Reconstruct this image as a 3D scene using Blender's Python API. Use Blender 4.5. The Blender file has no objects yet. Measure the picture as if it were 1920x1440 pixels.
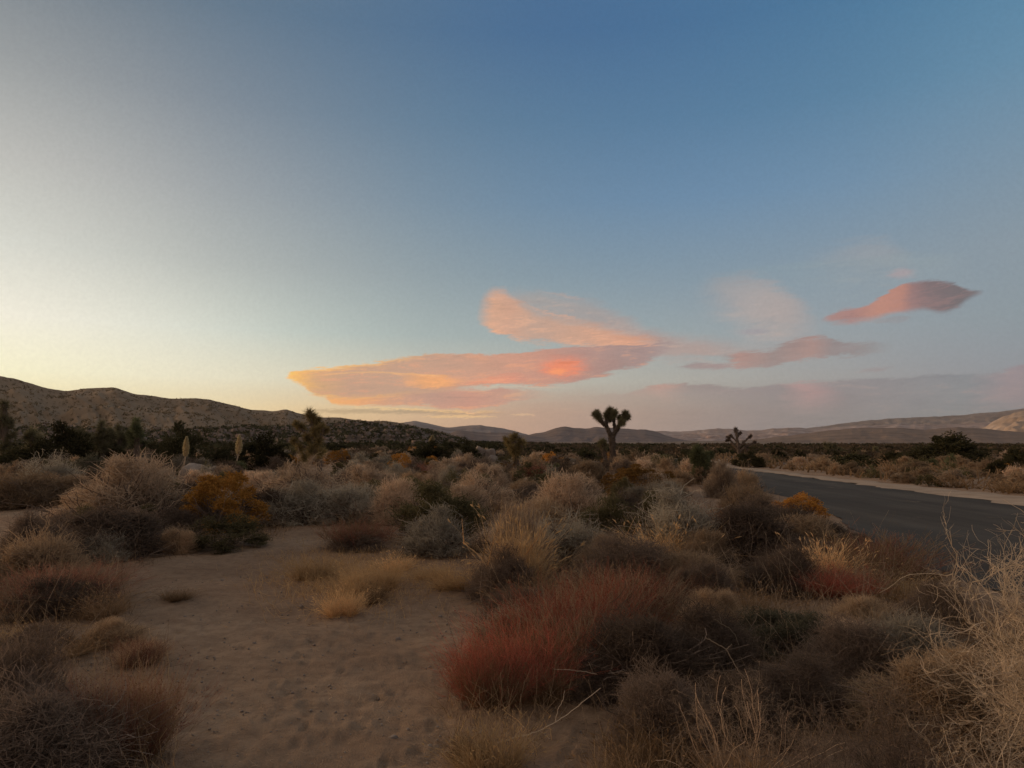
import bpy, math, random
import numpy as np
from mathutils import Vector

# ------------------------------------------------------------------ camera
F = 1400.0; CAMH = 1.6; HOR = 825.0
PITCH = math.atan((HOR - 720.0) / F)
scene = bpy.context.scene
cam_data = bpy.data.cameras.new("camera"); cam = bpy.data.objects.new("camera", cam_data)
scene.collection.objects.link(cam); scene.camera = cam
cam.location = (0, 0, CAMH); cam.rotation_euler = (math.pi / 2 + PITCH, 0, 0)
cam_data.sensor_width = 36.0; cam_data.lens = 36.0 * F / 1920.0
cam_data.clip_start = 0.05; cam_data.clip_end = 30000.0
scene.view_settings.view_transform = 'Standard'; scene.view_settings.look = 'None'
scene.view_settings.gamma = 1.0; scene.view_settings.use_curve_mapping = False
scene.view_settings.exposure = 0.08
scene.cycles.max_bounces = 5; scene.cycles.diffuse_bounces = 3; scene.cycles.transparent_max_bounces = 6
scene.cycles.volume_bounces = 0; scene.cycles.use_denoising = True
scene.cycles.use_adaptive_sampling = True

def ray(px, py):
    x = (px - 960.0) / F; z = -(py - 720.0) / F
    c, s = math.cos(PITCH), math.sin(PITCH)
    return Vector((x, c - z * s, s + z * c))
def azel(px, py):
    d = ray(px, py)
    return math.atan2(d.x, d.y), math.atan2(d.z, math.hypot(d.x, d.y))
def lin(c):
    return tuple(((v / 255.0) / 12.92 if v / 255.0 <= 0.04045 else ((v / 255.0 + 0.055) / 1.055) ** 2.4) for v in c)

# ------------------------------------------------------------------ sun
SUN_AZ = math.radians(-58.0); SUN_EL = math.radians(7.0)
sun_data = bpy.data.lights.new("sun", 'SUN'); sun_data.energy = 1.25; sun_data.angle = math.radians(12.0)
sun_data.color = (1.0, 0.66, 0.40)
sun = bpy.data.objects.new("sun", sun_data); scene.collection.objects.link(sun)
sd = Vector((math.sin(SUN_AZ) * math.cos(SUN_EL), math.cos(SUN_AZ) * math.cos(SUN_EL), math.sin(SUN_EL)))
sun.rotation_euler = sd.to_track_quat('Z', 'Y').to_euler(); sun.location = (-40, 40, 30)

# ------------------------------------------------------------------ world
world = bpy.data.worlds.new("World"); scene.world = world; world.use_nodes = True
WT = world.node_tree; WT.nodes.clear()
class S:
    """small arithmetic wrapper round a float socket of the world tree"""
    def __init__(s, k): s.k = k
    def _m(a, op, b=None, c=None):
        n = WT.nodes.new('ShaderNodeMath'); n.operation = op
        for i, v in enumerate((a, b, c)):
            if v is None: continue
            if isinstance(v, S): WT.links.new(v.k, n.inputs[i])
            else: n.inputs[i].default_value = v
        return S(n.outputs[0])
    def __add__(a, b): return S._m(a, 'ADD', b)
    __radd__ = __add__
    def __sub__(a, b): return S._m(a, 'SUBTRACT', b)
    def __rsub__(a, b): return S._m(b, 'SUBTRACT', a)
    def __mul__(a, b): return S._m(a, 'MULTIPLY', b)
    __rmul__ = __mul__
    def __truediv__(a, b): return S._m(a, 'DIVIDE', b)
def step(v, lo, hi):
    n = WT.nodes.new('ShaderNodeMapRange'); n.interpolation_type = 'SMOOTHSTEP'; n.clamp = True
    WT.links.new(v.k, n.inputs[0]); n.inputs[1].default_value = lo; n.inputs[2].default_value = hi
    return S(n.outputs[0])
def comb(x, y, z=0.0):
    n = WT.nodes.new('ShaderNodeCombineXYZ')
    for i, v in enumerate((x, y, z)):
        if isinstance(v, S): WT.links.new(v.k, n.inputs[i])
        else: n.inputs[i].default_value = v
    return n.outputs[0]
def wnoise(vec, scale=1.0, detail=4.0, rough=0.55, dist=0.0):
    n = WT.nodes.new('ShaderNodeTexNoise'); n.noise_dimensions = '3D'
    n.inputs['Scale'].default_value = scale; n.inputs['Detail'].default_value = detail
    n.inputs['Roughness'].default_value = rough; n.inputs['Distortion'].default_value = dist
    WT.links.new(vec, n.inputs['Vector']); return S(n.outputs['Fac'])
def cramp(v, stops, srgb=True, smooth=False):
    n = WT.nodes.new('ShaderNodeValToRGB'); e = n.color_ramp.elements
    stops = sorted(stops, key=lambda q: q[0]); n.color_ramp.interpolation = 'B_SPLINE' if smooth else 'LINEAR'
    while len(e) < len(stops): e.new(0.5)
    while len(e) > len(stops): e.remove(e[-1])
    for i, (p, c) in enumerate(stops):
        e[i].position = p
    for i, (p, c) in enumerate(stops):
        e[i].color = (*(lin(c) if srgb else c), 1)
    WT.links.new(v.k, n.inputs[0]); return n.outputs[0]
def cmix(fac, a, b, blend='MIX'):
    n = WT.nodes.new('ShaderNodeMix'); n.data_type = 'RGBA'; n.blend_type = blend
    f = n.inputs[0]; A = n.inputs[6]; B = n.inputs[7]
    if isinstance(fac, S): WT.links.new(fac.k, f)
    else: f.default_value = fac
    for q, v in ((A, a), (B, b)):
        if isinstance(v, tuple): q.default_value = (*lin(v), 1)
        else: WT.links.new(v, q)
    return n.outputs[2]
def fcurve(v, pts):
    n = WT.nodes.new('ShaderNodeFloatCurve'); c = n.mapping.curves[0]
    n.mapping.use_clip = False
    pts = sorted(pts)
    c.points[0].location = pts[0]; c.points[1].location = pts[-1]
    for p in pts[1:-1]: c.points.new(*p)
    for p in c.points: p.handle_type = 'AUTO_CLAMPED'
    n.mapping.update(); n.inputs[0].default_value = 1.0
    WT.links.new(v.k, n.inputs[1]); return S(n.outputs[0])

tc = WT.nodes.new('ShaderNodeTexCoord')
sx = WT.nodes.new('ShaderNodeSeparateXYZ'); WT.links.new(tc.outputs['Generated'], sx.inputs[0])
X, Y, Z = (S(sx.outputs[i]) for i in range(3))
az = S._m(X, 'ARCTAN2', Y)                        # 0 straight ahead, + to the right, radians
el = S._m(Z, 'ARCSINE')
AZ0, AZ1 = -0.75, 0.75
azn = (az - AZ0) / (AZ1 - AZ0)
# rows of the sky's own colour by elevation: (px, sRGB)
rows = [
 (20,  [(0,(118,126,132)),(400,(98,119,136)),(800,(77,111,144)),(1050,(69,107,147)),(1300,(70,111,150)),(1600,(74,119,155)),(1920,(84,131,163))]),
 (200, [(0,(158,160,158)),(400,(126,136,146)),(800,(93,125,150)),(1200,(83,121,156)),(1600,(88,129,160)),(1920,(102,142,169))]),
 (360, [(0,(196,194,186)),(400,(156,160,162)),(800,(116,140,157)),(1200,(102,136,168)),(1600,(112,144,171)),(1920,(124,148,166))]),
 (500, [(0,(224,223,211)),(400,(180,183,177)),(800,(139,155,162)),(1200,(126,149,166)),(1600,(134,152,166)),(1920,(138,152,162))]),
 (620, [(0,(248,241,222)),(300,(226,226,211)),(550,(190,199,190)),(800,(162,174,172)),(1250,(148,160,164)),(1600,(148,156,162)),(1920,(136,148,155))]),
 (710, [(0,(252,246,208)),(300,(241,233,206)),(520,(228,221,194)),(800,(196,192,176)),(1200,(174,171,162)),(1600,(152,150,152)),(1920,(138,142,150))]),
 (770, [(0,(252,236,180)),(400,(240,218,172)),(600,(232,198,148)),(850,(206,170,140)),(1200,(166,148,140)),(1500,(138,131,132)),(1920,(124,128,132))]),
 (812, [(0,(248,222,160)),(400,(236,200,150)),(600,(222,180,134)),(850,(196,156,130)),(1200,(154,136,130)),(1500,(130,124,124)),(1920,(118,121,124))]),
]
base = None; prev = None
for py, st in reversed(rows):
    stops = [(min(1, max(0, (azel(px, py)[0] - AZ0) / (AZ1 - AZ0))), c) for px, c in st]
    col = cramp(azn, stops, True, True); e = azel(960, py)[1]
    # elevations drift towards the frame's edges, take the middle of the row
    e = 0.5 * (azel(960, py)[1] + azel(300, py)[1])
    if base is None: base = col
    else:
        n = WT.nodes.new('ShaderNodeMapRange'); n.clamp = True; n.interpolation_type = 'LINEAR'
        WT.links.new(el.k, n.inputs[0]); n.inputs[1].default_value = prev; n.inputs[2].default_value = e
        base = cmix(S(n.outputs[0]), base, col)
    prev = e
# unseen rest of the dome: warm grey overhead, dimmer behind, chosen to light the ground
base = cmix(step(el, 0.60, 1.25), base, (166, 154, 144))
behind = cramp(el * 0.7, [(0, (96, 86, 88)), (0.10, (116, 100, 100)), (0.30, (130, 118, 116)), (0.6, (160, 149, 141)), (1, (166, 154, 144))])
side = step(S._m(az, 'ABSOLUTE'), 0.95, 1.9)
base = cmix(side, base, behind)
# afterglow round the sun, outside the frame to the left
glow = (1.0 - step(az, -1.0, -0.66)) * step(az, -2.2, -1.3) * (1.0 - step(el, 0.05, 0.55)) * step(el, -0.02, 0.03)
gv = WT.nodes.new('ShaderNodeVectorMath'); gv.operation = 'SCALE'; gv.inputs[0].default_value = (3.0, 1.75, 0.85)
WT.links.new(glow.k, gv.inputs['Scale'])
base = cmix(1.0, base, gv.outputs[0], 'ADD')
# Nishita sky, same sun, blended in
sky = WT.nodes.new('ShaderNodeTexSky'); sky.sky_type = 'NISHITA'; sky.sun_disc = False
sky.sun_elevation = SUN_EL; sky.sun_rotation = SUN_AZ; sky.altitude = 1200; sky.ozone_density = 1.5
nis = WT.nodes.new('ShaderNodeVectorMath'); nis.operation = 'SCALE'; WT.links.new(sky.outputs[0], nis.inputs[0])
nis.inputs['Scale'].default_value = 0.10
base = cmix(0.10, base, nis.outputs[0])

EL0, EL1 = 0.0, 0.5
def en(py, px): return (azel(px, py)[1] - EL0) / (EL1 - EL0)
elN = (el - EL0) / (EL1 - EL0)
PXE = (1.0 / F) / (EL1 - EL0)                    # one photo pixel in normalised elevation
front = 1.0 - step(S._m(az, 'ABSOLUTE'), 0.9, 1.0)
warp = wnoise(comb(az * 13.0, el * 80.0, 0.3), 1.0, 7.0, 0.62, 0.6) * 2.4 - 1.2
fine = wnoise(comb(az * 42.0, el * 260.0 - az * 30.0, 4.7), 1.0, 6.0, 0.66, 1.2) * 2.4 - 1.2
puff = wnoise(comb(az * 16.0, el * 34.0, 8.1), 1.0, 6.0, 0.6, 0.4) * 2.0 - 1.0
def cloud(base, top, bot, colors, hi=None, hi_amt=0.0, soft_t=3, soft_b=3, alpha=1.0, wob=5, fin=3, rim=None, rim_px=6, endl=0.03, endr=0.06, hi_th=(0.02, 0.22), warm_alpha=None):
    x0 = min(top[0][0], bot[0][0]); x1 = max(top[-1][0], bot[-1][0])
    ym = top[len(top) // 2][1]
    a0, a1 = azel(x0, ym)[0], azel(x1, ym)[0]
    u = (az - a0) / (a1 - a0)
    un = lambda px, py: (azel(px, py)[0] - a0) / (a1 - a0)
    uc = S._m(S._m(u, 'MAXIMUM', 0.0), 'MINIMUM', 1.0)
    T = fcurve(uc, [(un(*p), en(p[1], p[0])) for p in top]); B = fcurve(uc, [(un(*p), en(p[1], p[0])) for p in bot])
    ew = elN + (warp * (wob * 2.6 * PXE)) + (fine * (fin * 2.2 * PXE))
    dt = T - ew; db = ew - B
    m = step(dt, -soft_t * PXE * 0.5, soft_t * PXE * 1.5) * step(db, -soft_b * PXE * 0.5, soft_b * PXE * 1.5)
    uw = u + warp * 0.03
    m = m * step(uw, -endl * .2, endl) * (1.0 - step(uw, 1 - endr, 1.0)) * front * alpha
    c = cramp(u + warp * 0.06, [(max(0, min(1, un(px, ym))), k) for px, k in colors])
    c = cmix(1.0, c, cramp(warp * 0.5 + fine * 0.35 + 0.5, [(0.12, (0.80, 0.83, 0.87)), (0.42, (0.96, 0.97, 0.98)), (0.6, (1.0, 1.0, 1.0)), (0.85, (1.18, 1.10, 1.02))], False), 'MULTIPLY')
    if hi:
        c = cmix(step(warp * 0.6 + fine * 0.5, *hi_th) * hi_amt, c, hi)
    if rim:
        r = S._m(1.0 - step(dt, 0.0, rim_px * PXE), 'MAXIMUM', (1.0 - step(db, 0.0, rim_px * PXE)) * 0.6)
        c = cmix(r * (1.0 - step(u, rim[1], rim[2])), c, rim[0])
    c = cmix(1.0, c, (255, 254, 244), 'MULTIPLY')
    if warm_alpha: m = m * (1.0 + (puff * warm_alpha))
    return cmix(S._m(m, 'MINIMUM', 1.0), base, c), u
def blob(base, px, py, rx, ry, col, a, warpk=0.35, pw=(0.0, 1.0)):
    ca, ce = azel(px, py)
    dx = (az - ca) / (rx / F); dy = (el - ce) / (ry / F)
    r = S._m(dx * dx + dy * dy, 'SQRT') + (fine * warpk) + (puff * warpk)
    return cmix((1.0 - step(r, 0.25, 1.1)) * a * front, base, col)

# low pink haze bank and streaks near the horizon
base, _ = cloud(base, [(760,752),(900,742),(1050,735),(1200,738),(1400,735),(1700,722),(1990,705)], [(760,815),(1200,818),(1990,815)],
    [(760,(212,170,138)),(950,(192,154,138)),(1150,(170,146,138)),(1400,(146,134,136)),(1700,(132,131,138)),(1990,(122,128,134))], soft_t=30, soft_b=4, alpha=0.8, wob=8, endl=0.35, endr=0.001)
base, _ = cloud(base, [(560,770),(620,766),(760,767),(900,771),(960,776)], [(560,773),(640,777),(760,777),(900,779),(960,777)],
    [(560,(196,170,135)),(760,(168,146,122)),(960,(190,152,128))], alpha=0.75, soft_t=2, soft_b=3, wob=3)
base, _ = cloud(base, [(660,762),(760,764),(860,768),(945,772)], [(660,765),(760,769),(860,774),(945,775)],
    [(660,(244,206,148)),(800,(238,196,142)),(945,(228,182,138))], alpha=0.8, soft_t=2, soft_b=2, wob=2)
base, _ = cloud(base, [(790,779),(860,777),(935,780)], [(790,782),(860,784),(935,783)],
    [(790,(232,190,140)),(935,(240,198,144))], alpha=0.7, soft_t=2, soft_b=2, wob=1)
base, _ = cloud(base, [(955,777),(985,775),(1005,778)], [(955,780),(985,781),(1005,780)], [(955,(222,184,150)),(1005,(218,180,150))], alpha=0.7, soft_t=1, soft_b=1, wob=1)
# long mauve bank to the right
base, _ = cloud(base, [(1105,742),(1180,733),(1240,719),(1320,718),(1370,726),(1500,713),(1600,709),(1700,707),(1840,702),(1900,688),(1990,672)],
    [(1105,744),(1180,749),(1260,752),(1400,764),(1600,775),(1990,780)],
    [(1105,(160,136,134)),(1215,(178,140,134)),(1240,(192,146,138)),(1290,(146,132,136)),(1450,(142,133,140)),(1515,(176,142,146)),(1570,(140,134,142)),(1800,(134,138,148)),(1900,(150,136,146)),(1990,(140,132,142))],
    hi=(160,142,146), hi_amt=0.35, soft_t=3, soft_b=26, alpha=0.85, wob=4, endr=0.001)
base, _ = cloud(base, [(1600,694),(1640,688),(1680,686)], [(1600,696),(1640,698),(1680,688)], [(1600,(152,138,144)),(1680,(144,134,142))], alpha=0.6, wob=2, soft_t=3, soft_b=3)
# faint upper plumes
base, _ = cloud(base, [(1280,545),(1345,518),(1410,514),(1465,526),(1510,560),(1540,600),(1560,640)], [(1280,560),(1350,600),(1400,640),(1430,655),(1480,660),(1560,655)],
    [(1280,(154,158,168)),(1380,(176,164,166)),(1450,(182,164,163)),(1560,(166,156,160))], alpha=0.68, soft_t=20, soft_b=44, wob=12, fin=7, endl=.3, endr=.3)
base, _ = cloud(base, [(1480,470),(1560,460),(1620,446),(1680,452),(1715,480),(1740,505)], [(1480,480),(1560,520),(1620,530),(1680,530),(1740,520)],
    [(1480,(136,150,168)),(1620,(156,158,168)),(1740,(154,156,165))], alpha=0.5, soft_t=14, soft_b=34, wob=10, endl=.4, endr=.3)
base, _ = cloud(base, [(1250,520),(1500,486),(1650,478),(1850,468)], [(1250,560),(1500,560),(1850,560)],
    [(1250,(126,150,170)),(1850,(150,160,168))], alpha=0.45, soft_t=6, soft_b=60, wob=6, endl=.3, endr=.2)
base = blob(base, 1690, 513, 26, 12, (178, 154, 154), 0.5, 0.7)
base = blob(base, 1412, 622, 30, 7, (150, 144, 152), 0.5)
# upper peach plume: a faint veil above, the lit band below
base, _ = cloud(base, [(925,552),(945,542),(1000,541),(1060,550),(1110,563),(1160,583),(1230,616),(1330,632),(1410,640),(1500,652)],
    [(925,600),(945,610),(985,620),(1060,640),(1150,664),(1250,676),(1330,676),(1410,672),(1500,664)],
    [(925,(190,160,150)),(1000,(166,158,160)),(1100,(166,154,156)),(1200,(176,150,148)),(1300,(176,150,148)),(1500,(160,150,154))],
    hi=(196,166,156), hi_amt=0.4, soft_t=16, soft_b=10, alpha=0.72, wob=6, fin=4, endl=0.12, endr=0.3, warm_alpha=0.4)
base, _ = cloud(base, [(1000,542),(1040,548),(1080,556),(1110,566)], [(1000,545),(1040,553),(1080,562),(1110,570)], [(1000,(206,166,150)),(1110,(196,158,148))], alpha=0.55, wob=4, fin=4, soft_t=2, soft_b=5, endl=.3, endr=.3)
base, _ = cloud(base, [(893,590),(897,572),(903,558),(912,548),(925,542),(940,540),(956,548),(985,572),(1040,592),(1110,604),(1180,622),(1255,642)],
    [(893,598),(900,608),(935,626),(985,640),(1060,646),(1160,652),(1255,654)],
    [(893,(204,160,140)),(920,(216,166,142)),(950,(210,162,142)),(1000,(196,160,146)),(1080,(204,160,142)),(1180,(214,158,136)),(1255,(196,150,138))],
    hi=(232,176,148), hi_amt=0.30, soft_t=12, soft_b=6, alpha=0.92, wob=7, fin=4, endl=0.09, endr=0.12, warm_alpha=0.15)
base, _ = cloud(base, [(960,560),(1010,578),(1060,592),(1100,602)], [(960,564),(1010,584),(1060,600),(1100,606)], [(960,(220,168,142)),(1060,(232,170,140)),(1100,(214,162,140))], alpha=0.6, wob=5, fin=5, soft_t=2, soft_b=6, endl=.3, endr=.25)
# lower lobes of the lenticular
base, _ = cloud(base, [(566,738),(600,740),(650,736),(760,733),(900,728),(1000,728),(1060,738)], [(566,740),(600,744),(612,746),(622,758),(700,762),(800,759),(830,767),(900,766),(980,752),(1060,742)],
    [(566,(236,180,116)),(620,(248,176,108)),(670,(238,166,114)),(730,(208,156,132)),(800,(194,150,138)),(880,(204,148,134)),(960,(196,152,140)),(1060,(178,154,142))],
    hi=(236,168,122), hi_amt=0.35, soft_t=3, soft_b=3, alpha=0.95, wob=4, fin=3, endr=0.25, rim=((246,182,118), 0.05, 0.35), rim_px=6)
base, _ = cloud(base, [(628,752),(680,745),(740,737),(800,735)], [(628,754),(680,752),(740,745),(800,738)], [(628,(248,182,112)),(800,(226,164,124))], alpha=0.7, wob=5, fin=4, soft_t=2, soft_b=4, endl=.05, endr=.4)
# the lenticular itself
base, _ = cloud(base, [(532,708),(545,699),(560,693),(600,687),(660,683),(720,677),(770,668),(820,662),(900,663),(980,661),(1040,652),(1100,647),(1160,645),(1240,643),(1290,641)],
    [(532,709),(556,720),(572,728),(582,737),(600,745),(650,748),(740,744),(830,738),(860,732),(900,726),(960,723),(1060,722),(1090,718),(1150,702),(1200,688),(1240,668),(1290,646)],
    [(532,(252,204,112)),(556,(244,186,114)),(596,(214,168,130)),(660,(198,158,138)),(760,(196,158,140)),(860,(202,156,138)),(960,(204,152,136)),(1020,(198,146,134)),(1080,(182,140,134)),(1160,(164,138,138)),(1240,(160,138,142)),(1290,(170,146,146))],
    hi=(226,160,128), hi_amt=0.35, soft_t=3, soft_b=4, wob=5, fin=4, rim=((252,190,108), 0.08, 0.45), rim_px=10, endl=0.012, endr=0.12)
base, _ = cloud(base, [(560,700),(600,693),(650,690),(720,686),(760,692)], [(560,704),(600,696),(650,694),(720,692),(760,694)], [(560,(240,184,114)),(760,(214,164,130))], alpha=0.55, soft_t=3, soft_b=3, wob=3, endl=.1, endr=.3)
base, _ = cloud(base, [(575,703),(640,698),(700,696),(760,699),(830,702),(850,706)], [(575,705),(640,701),(700,699),(760,703),(830,708),(850,711)], [(575,(250,198,124)),(760,(246,188,126)),(850,(242,174,118))], alpha=0.8, soft_t=1.5, soft_b=2.5, wob=2, fin=1, endl=.15, endr=.15)
base, _ = cloud(base, [(735,697),(790,700),(842,703),(900,708)], [(735,699),(752,712),(762,724),(800,730),(850,728),(900,716)], [(735,(226,168,128)),(790,(238,168,114)),(840,(240,166,112)),(900,(214,152,130))],
    hi=(252,186,124), hi_amt=.3, alpha=0.85, soft_t=3, soft_b=6, wob=5, fin=4, endl=.45, endr=.45)
base, _ = cloud(base, [(775,674),(820,668),(865,670),(905,690)], [(775,680),(820,692),(865,694),(905,692)], [(775,(190,156,140)),(905,(192,152,138))], alpha=0.55, soft_t=4, soft_b=6, wob=5, endl=.2, endr=.2)
base, _ = cloud(base, [(866,668),(890,666),(915,673),(935,684)], [(866,672),(890,678),(915,684),(935,686)], [(866,(226,164,130)),(935,(210,154,134))], alpha=0.6, soft_t=3, soft_b=6, wob=5, endl=.2, endr=.4)
base, _ = cloud(base, [(850,716),(900,706),(960,700),(1020,708)], [(850,722),(900,722),(960,718),(1020,714)], [(850,(226,148,124)),(900,(234,150,120)),(960,(220,142,124)),(1020,(204,140,130))], hi=(248,168,134), hi_amt=.5, alpha=0.75, soft_t=4, soft_b=4, wob=7, fin=5, endl=.3, endr=.4)
base, _ = cloud(base, [(880,725),(960,724),(1060,724),(1090,722)], [(880,727),(960,727),(1060,727),(1090,724)], [(880,(228,200,176)),(1090,(196,180,168))], alpha=0.7, soft_t=1.5, soft_b=2, wob=1.5, fin=1, endl=.3, endr=.3)
base, _ = cloud(base, [(990,655),(1060,650),(1150,649),(1230,648)], [(990,672),(1060,678),(1150,672),(1230,655)], [(990,(192,148,138)),(1100,(174,142,140)),(1230,(166,142,144))], alpha=0.5, soft_t=4, soft_b=14, wob=6, endl=.3, endr=.3)
base = blob(base, 1056, 688, 54, 26, (222,136,112), 0.7, 0.5)
base = blob(base, 1054, 690, 40, 17, (236,136,100), 0.8, 0.9)
base = blob(base, 1047, 697, 22, 7, (250,156,104), 0.75, 0.7)
base = blob(base, 1060, 680, 24, 3, (206,116,84), 0.5, 0.5)
# fish-shaped cloud and its company
base, _ = cloud(base, [(1530,606),(1560,586),(1620,572),(1650,556),(1680,537),(1710,528),(1745,525),(1785,529),(1820,541),(1848,545)],
    [(1530,607),(1590,608),(1640,600),(1690,586),(1725,581),(1770,589),(1795,580),(1815,565),(1848,546)],
    [(1530,(164,136,138)),(1590,(166,128,128)),(1650,(186,136,126)),(1690,(180,132,124)),(1712,(146,118,122)),(1740,(124,110,117)),(1800,(112,106,114)),(1848,(114,110,118))],
    hi=(158,124,128), hi_amt=0.3, soft_t=3, soft_b=7, wob=3.5, fin=1.5, endl=0.10, endr=0.03)
base, _ = cloud(base, [(1630,602),(1680,592),(1716,588)], [(1630,605),(1680,607),(1716,594)], [(1630,(150,146,154)),(1716,(140,140,150))], alpha=0.6, wob=2, endl=.2, endr=.2)
base, _ = cloud(base, [(1340,672),(1385,660),(1450,656),(1480,640),(1530,630),(1580,639),(1640,637),(1690,646)],
    [(1340,676),(1390,690),(1450,689),(1490,678),(1520,674),(1580,670),(1640,664),(1690,655)],
    [(1340,(150,136,138)),(1375,(176,138,134)),(1450,(150,132,134)),(1520,(168,136,134)),(1560,(144,132,137)),(1660,(140,136,142))],
    hi=(150,138,146), hi_amt=0.4, soft_t=6, soft_b=5, wob=7, fin=6, endl=.12, endr=.25, alpha=0.9)
base, _ = cloud(base, [(1265,687),(1310,678),(1350,680),(1375,684)], [(1265,689),(1310,692),(1350,692),(1375,687)], [(1265,(146,132,138)),(1375,(158,134,138))], alpha=0.8, wob=2)
gr = wnoise(tc.outputs['Generated'], 260.0, 1.0, 0.5)
base = cmix(1.0, base, cramp(gr, [(0.3, (0.975,)*3), (0.7, (1.025,)*3)], False), 'MULTIPLY')
lift = 1.0 + (1.0 - step(el, 0.0, 0.26)) * 0.13
lv = WT.nodes.new('ShaderNodeVectorMath'); lv.operation = 'SCALE'; WT.links.new(base, lv.inputs[0]); WT.links.new(lift.k, lv.inputs['Scale']); base = lv.outputs[0]
bg = WT.nodes.new('ShaderNodeBackground'); bg.inputs[1].default_value = 1.0
WT.links.new(base, bg.inputs[0])
wo = WT.nodes.new('ShaderNodeOutputWorld'); WT.links.new(bg.outputs[0], wo.inputs[0])
world.cycles.sampling_method = 'MANUAL'; world.cycles.sample_map_resolution = 512

# ------------------------------------------------------------------ helpers
RNG = np.random.default_rng(11); random.seed(11)
col = scene.collection
def tag(o, label=None, cat=None, group=None, kind=None):
    for k, v in (('label', label), ('category', cat), ('group', group), ('kind', kind)):
        if v: o[k] = v
    return o
def empty(name, loc, rz=0.0, sc=(1, 1, 1)):
    o = bpy.data.objects.new(name, None); col.objects.link(o); o.empty_display_size = 0.1
    o.location = loc; o.rotation_euler = (0, 0, rz); o.scale = sc; return o
def link(name, me, parent=None, loc=(0, 0, 0)):
    o = bpy.data.objects.new(name, me); col.objects.link(o); o.location = loc
    if parent: o.parent = parent
    return o

_g = np.random.default_rng(3).random((256, 256))
def vnoise(x, y):
    xi = np.floor(x).astype(int); yi = np.floor(y).astype(int); fx = x - xi; fy = y - yi
    fx = fx * fx * (3 - 2 * fx); fy = fy * fy * (3 - 2 * fy)
    a = _g[xi & 255, yi & 255]; b = _g[(xi + 1) & 255, yi & 255]; c = _g[xi & 255, (yi + 1) & 255]; d = _g[(xi + 1) & 255, (yi + 1) & 255]
    return (a * (1 - fx) + b * fx) * (1 - fy) + (c * (1 - fx) + d * fx) * fy - 0.5
def fbm(x, y, o=4):
    x = np.asarray(x, float); y = np.asarray(y, float); r = 0; a = 1.0
    for i in range(o): r = r + a * vnoise(x * 2 ** i + 17.3 * i, y * 2 ** i + 5.1 * i); a *= 0.5
    return r
ROAD0, ROAD1 = 4.9, 12.6
def redge(y):
    return 5.2 + 2.6 * sstep(y, 8, 22)
def roff(y):
    y = np.asarray(y, float); return np.where(y > 45, np.minimum((np.maximum(y, 45) - 45) ** 2 / 60.0, (np.maximum(y, 45) - 45) * 1.2), 0.0)
def sstep(v, a, b):
    t = np.clip((v - a) / (b - a), 0, 1); return t * t * (3 - 2 * t)
def gh(x, y):
    """ground height, low frequencies"""
    x = np.asarray(x, float); y = np.asarray(y, float)
    r = np.hypot(x, y)
    h = 0.10 * fbm(x * 0.12 + 3, y * 0.12, 3) + 0.05 * fbm(x * 0.6, y * 0.6, 2)
    h = h * np.clip(r / 4.0, 0.25, 1) * (1 - sstep(r, 300, 900))
    # slight berm where the brush grows beside the sand path
    h = h + 0.07 * sstep(x, 0.2, 1.6) * (1 - sstep(x, 3.2, 4.6)) * (1 - sstep(y, 20, 40))
    xr = x - roff(y); e = redge(y); flat = sstep(xr, e - 1.6, e - 0.2) * (1 - sstep(xr, ROAD1 + 1.0, ROAD1 + 3.0))
    return h * (1 - flat)
def ghf(x, y): return float(gh(x, y))
def at(px, py):
    d = ray(px, py); t = -CAMH / d.z
    for _ in range(4):
        t = -(CAMH - ghf(d.x * t, d.y * t)) / d.z
    return d.x * t, d.y * t
def ztop(px, py, x, y):
    d = ray(px, py); return CAMH + d.z / d.y * y

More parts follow.
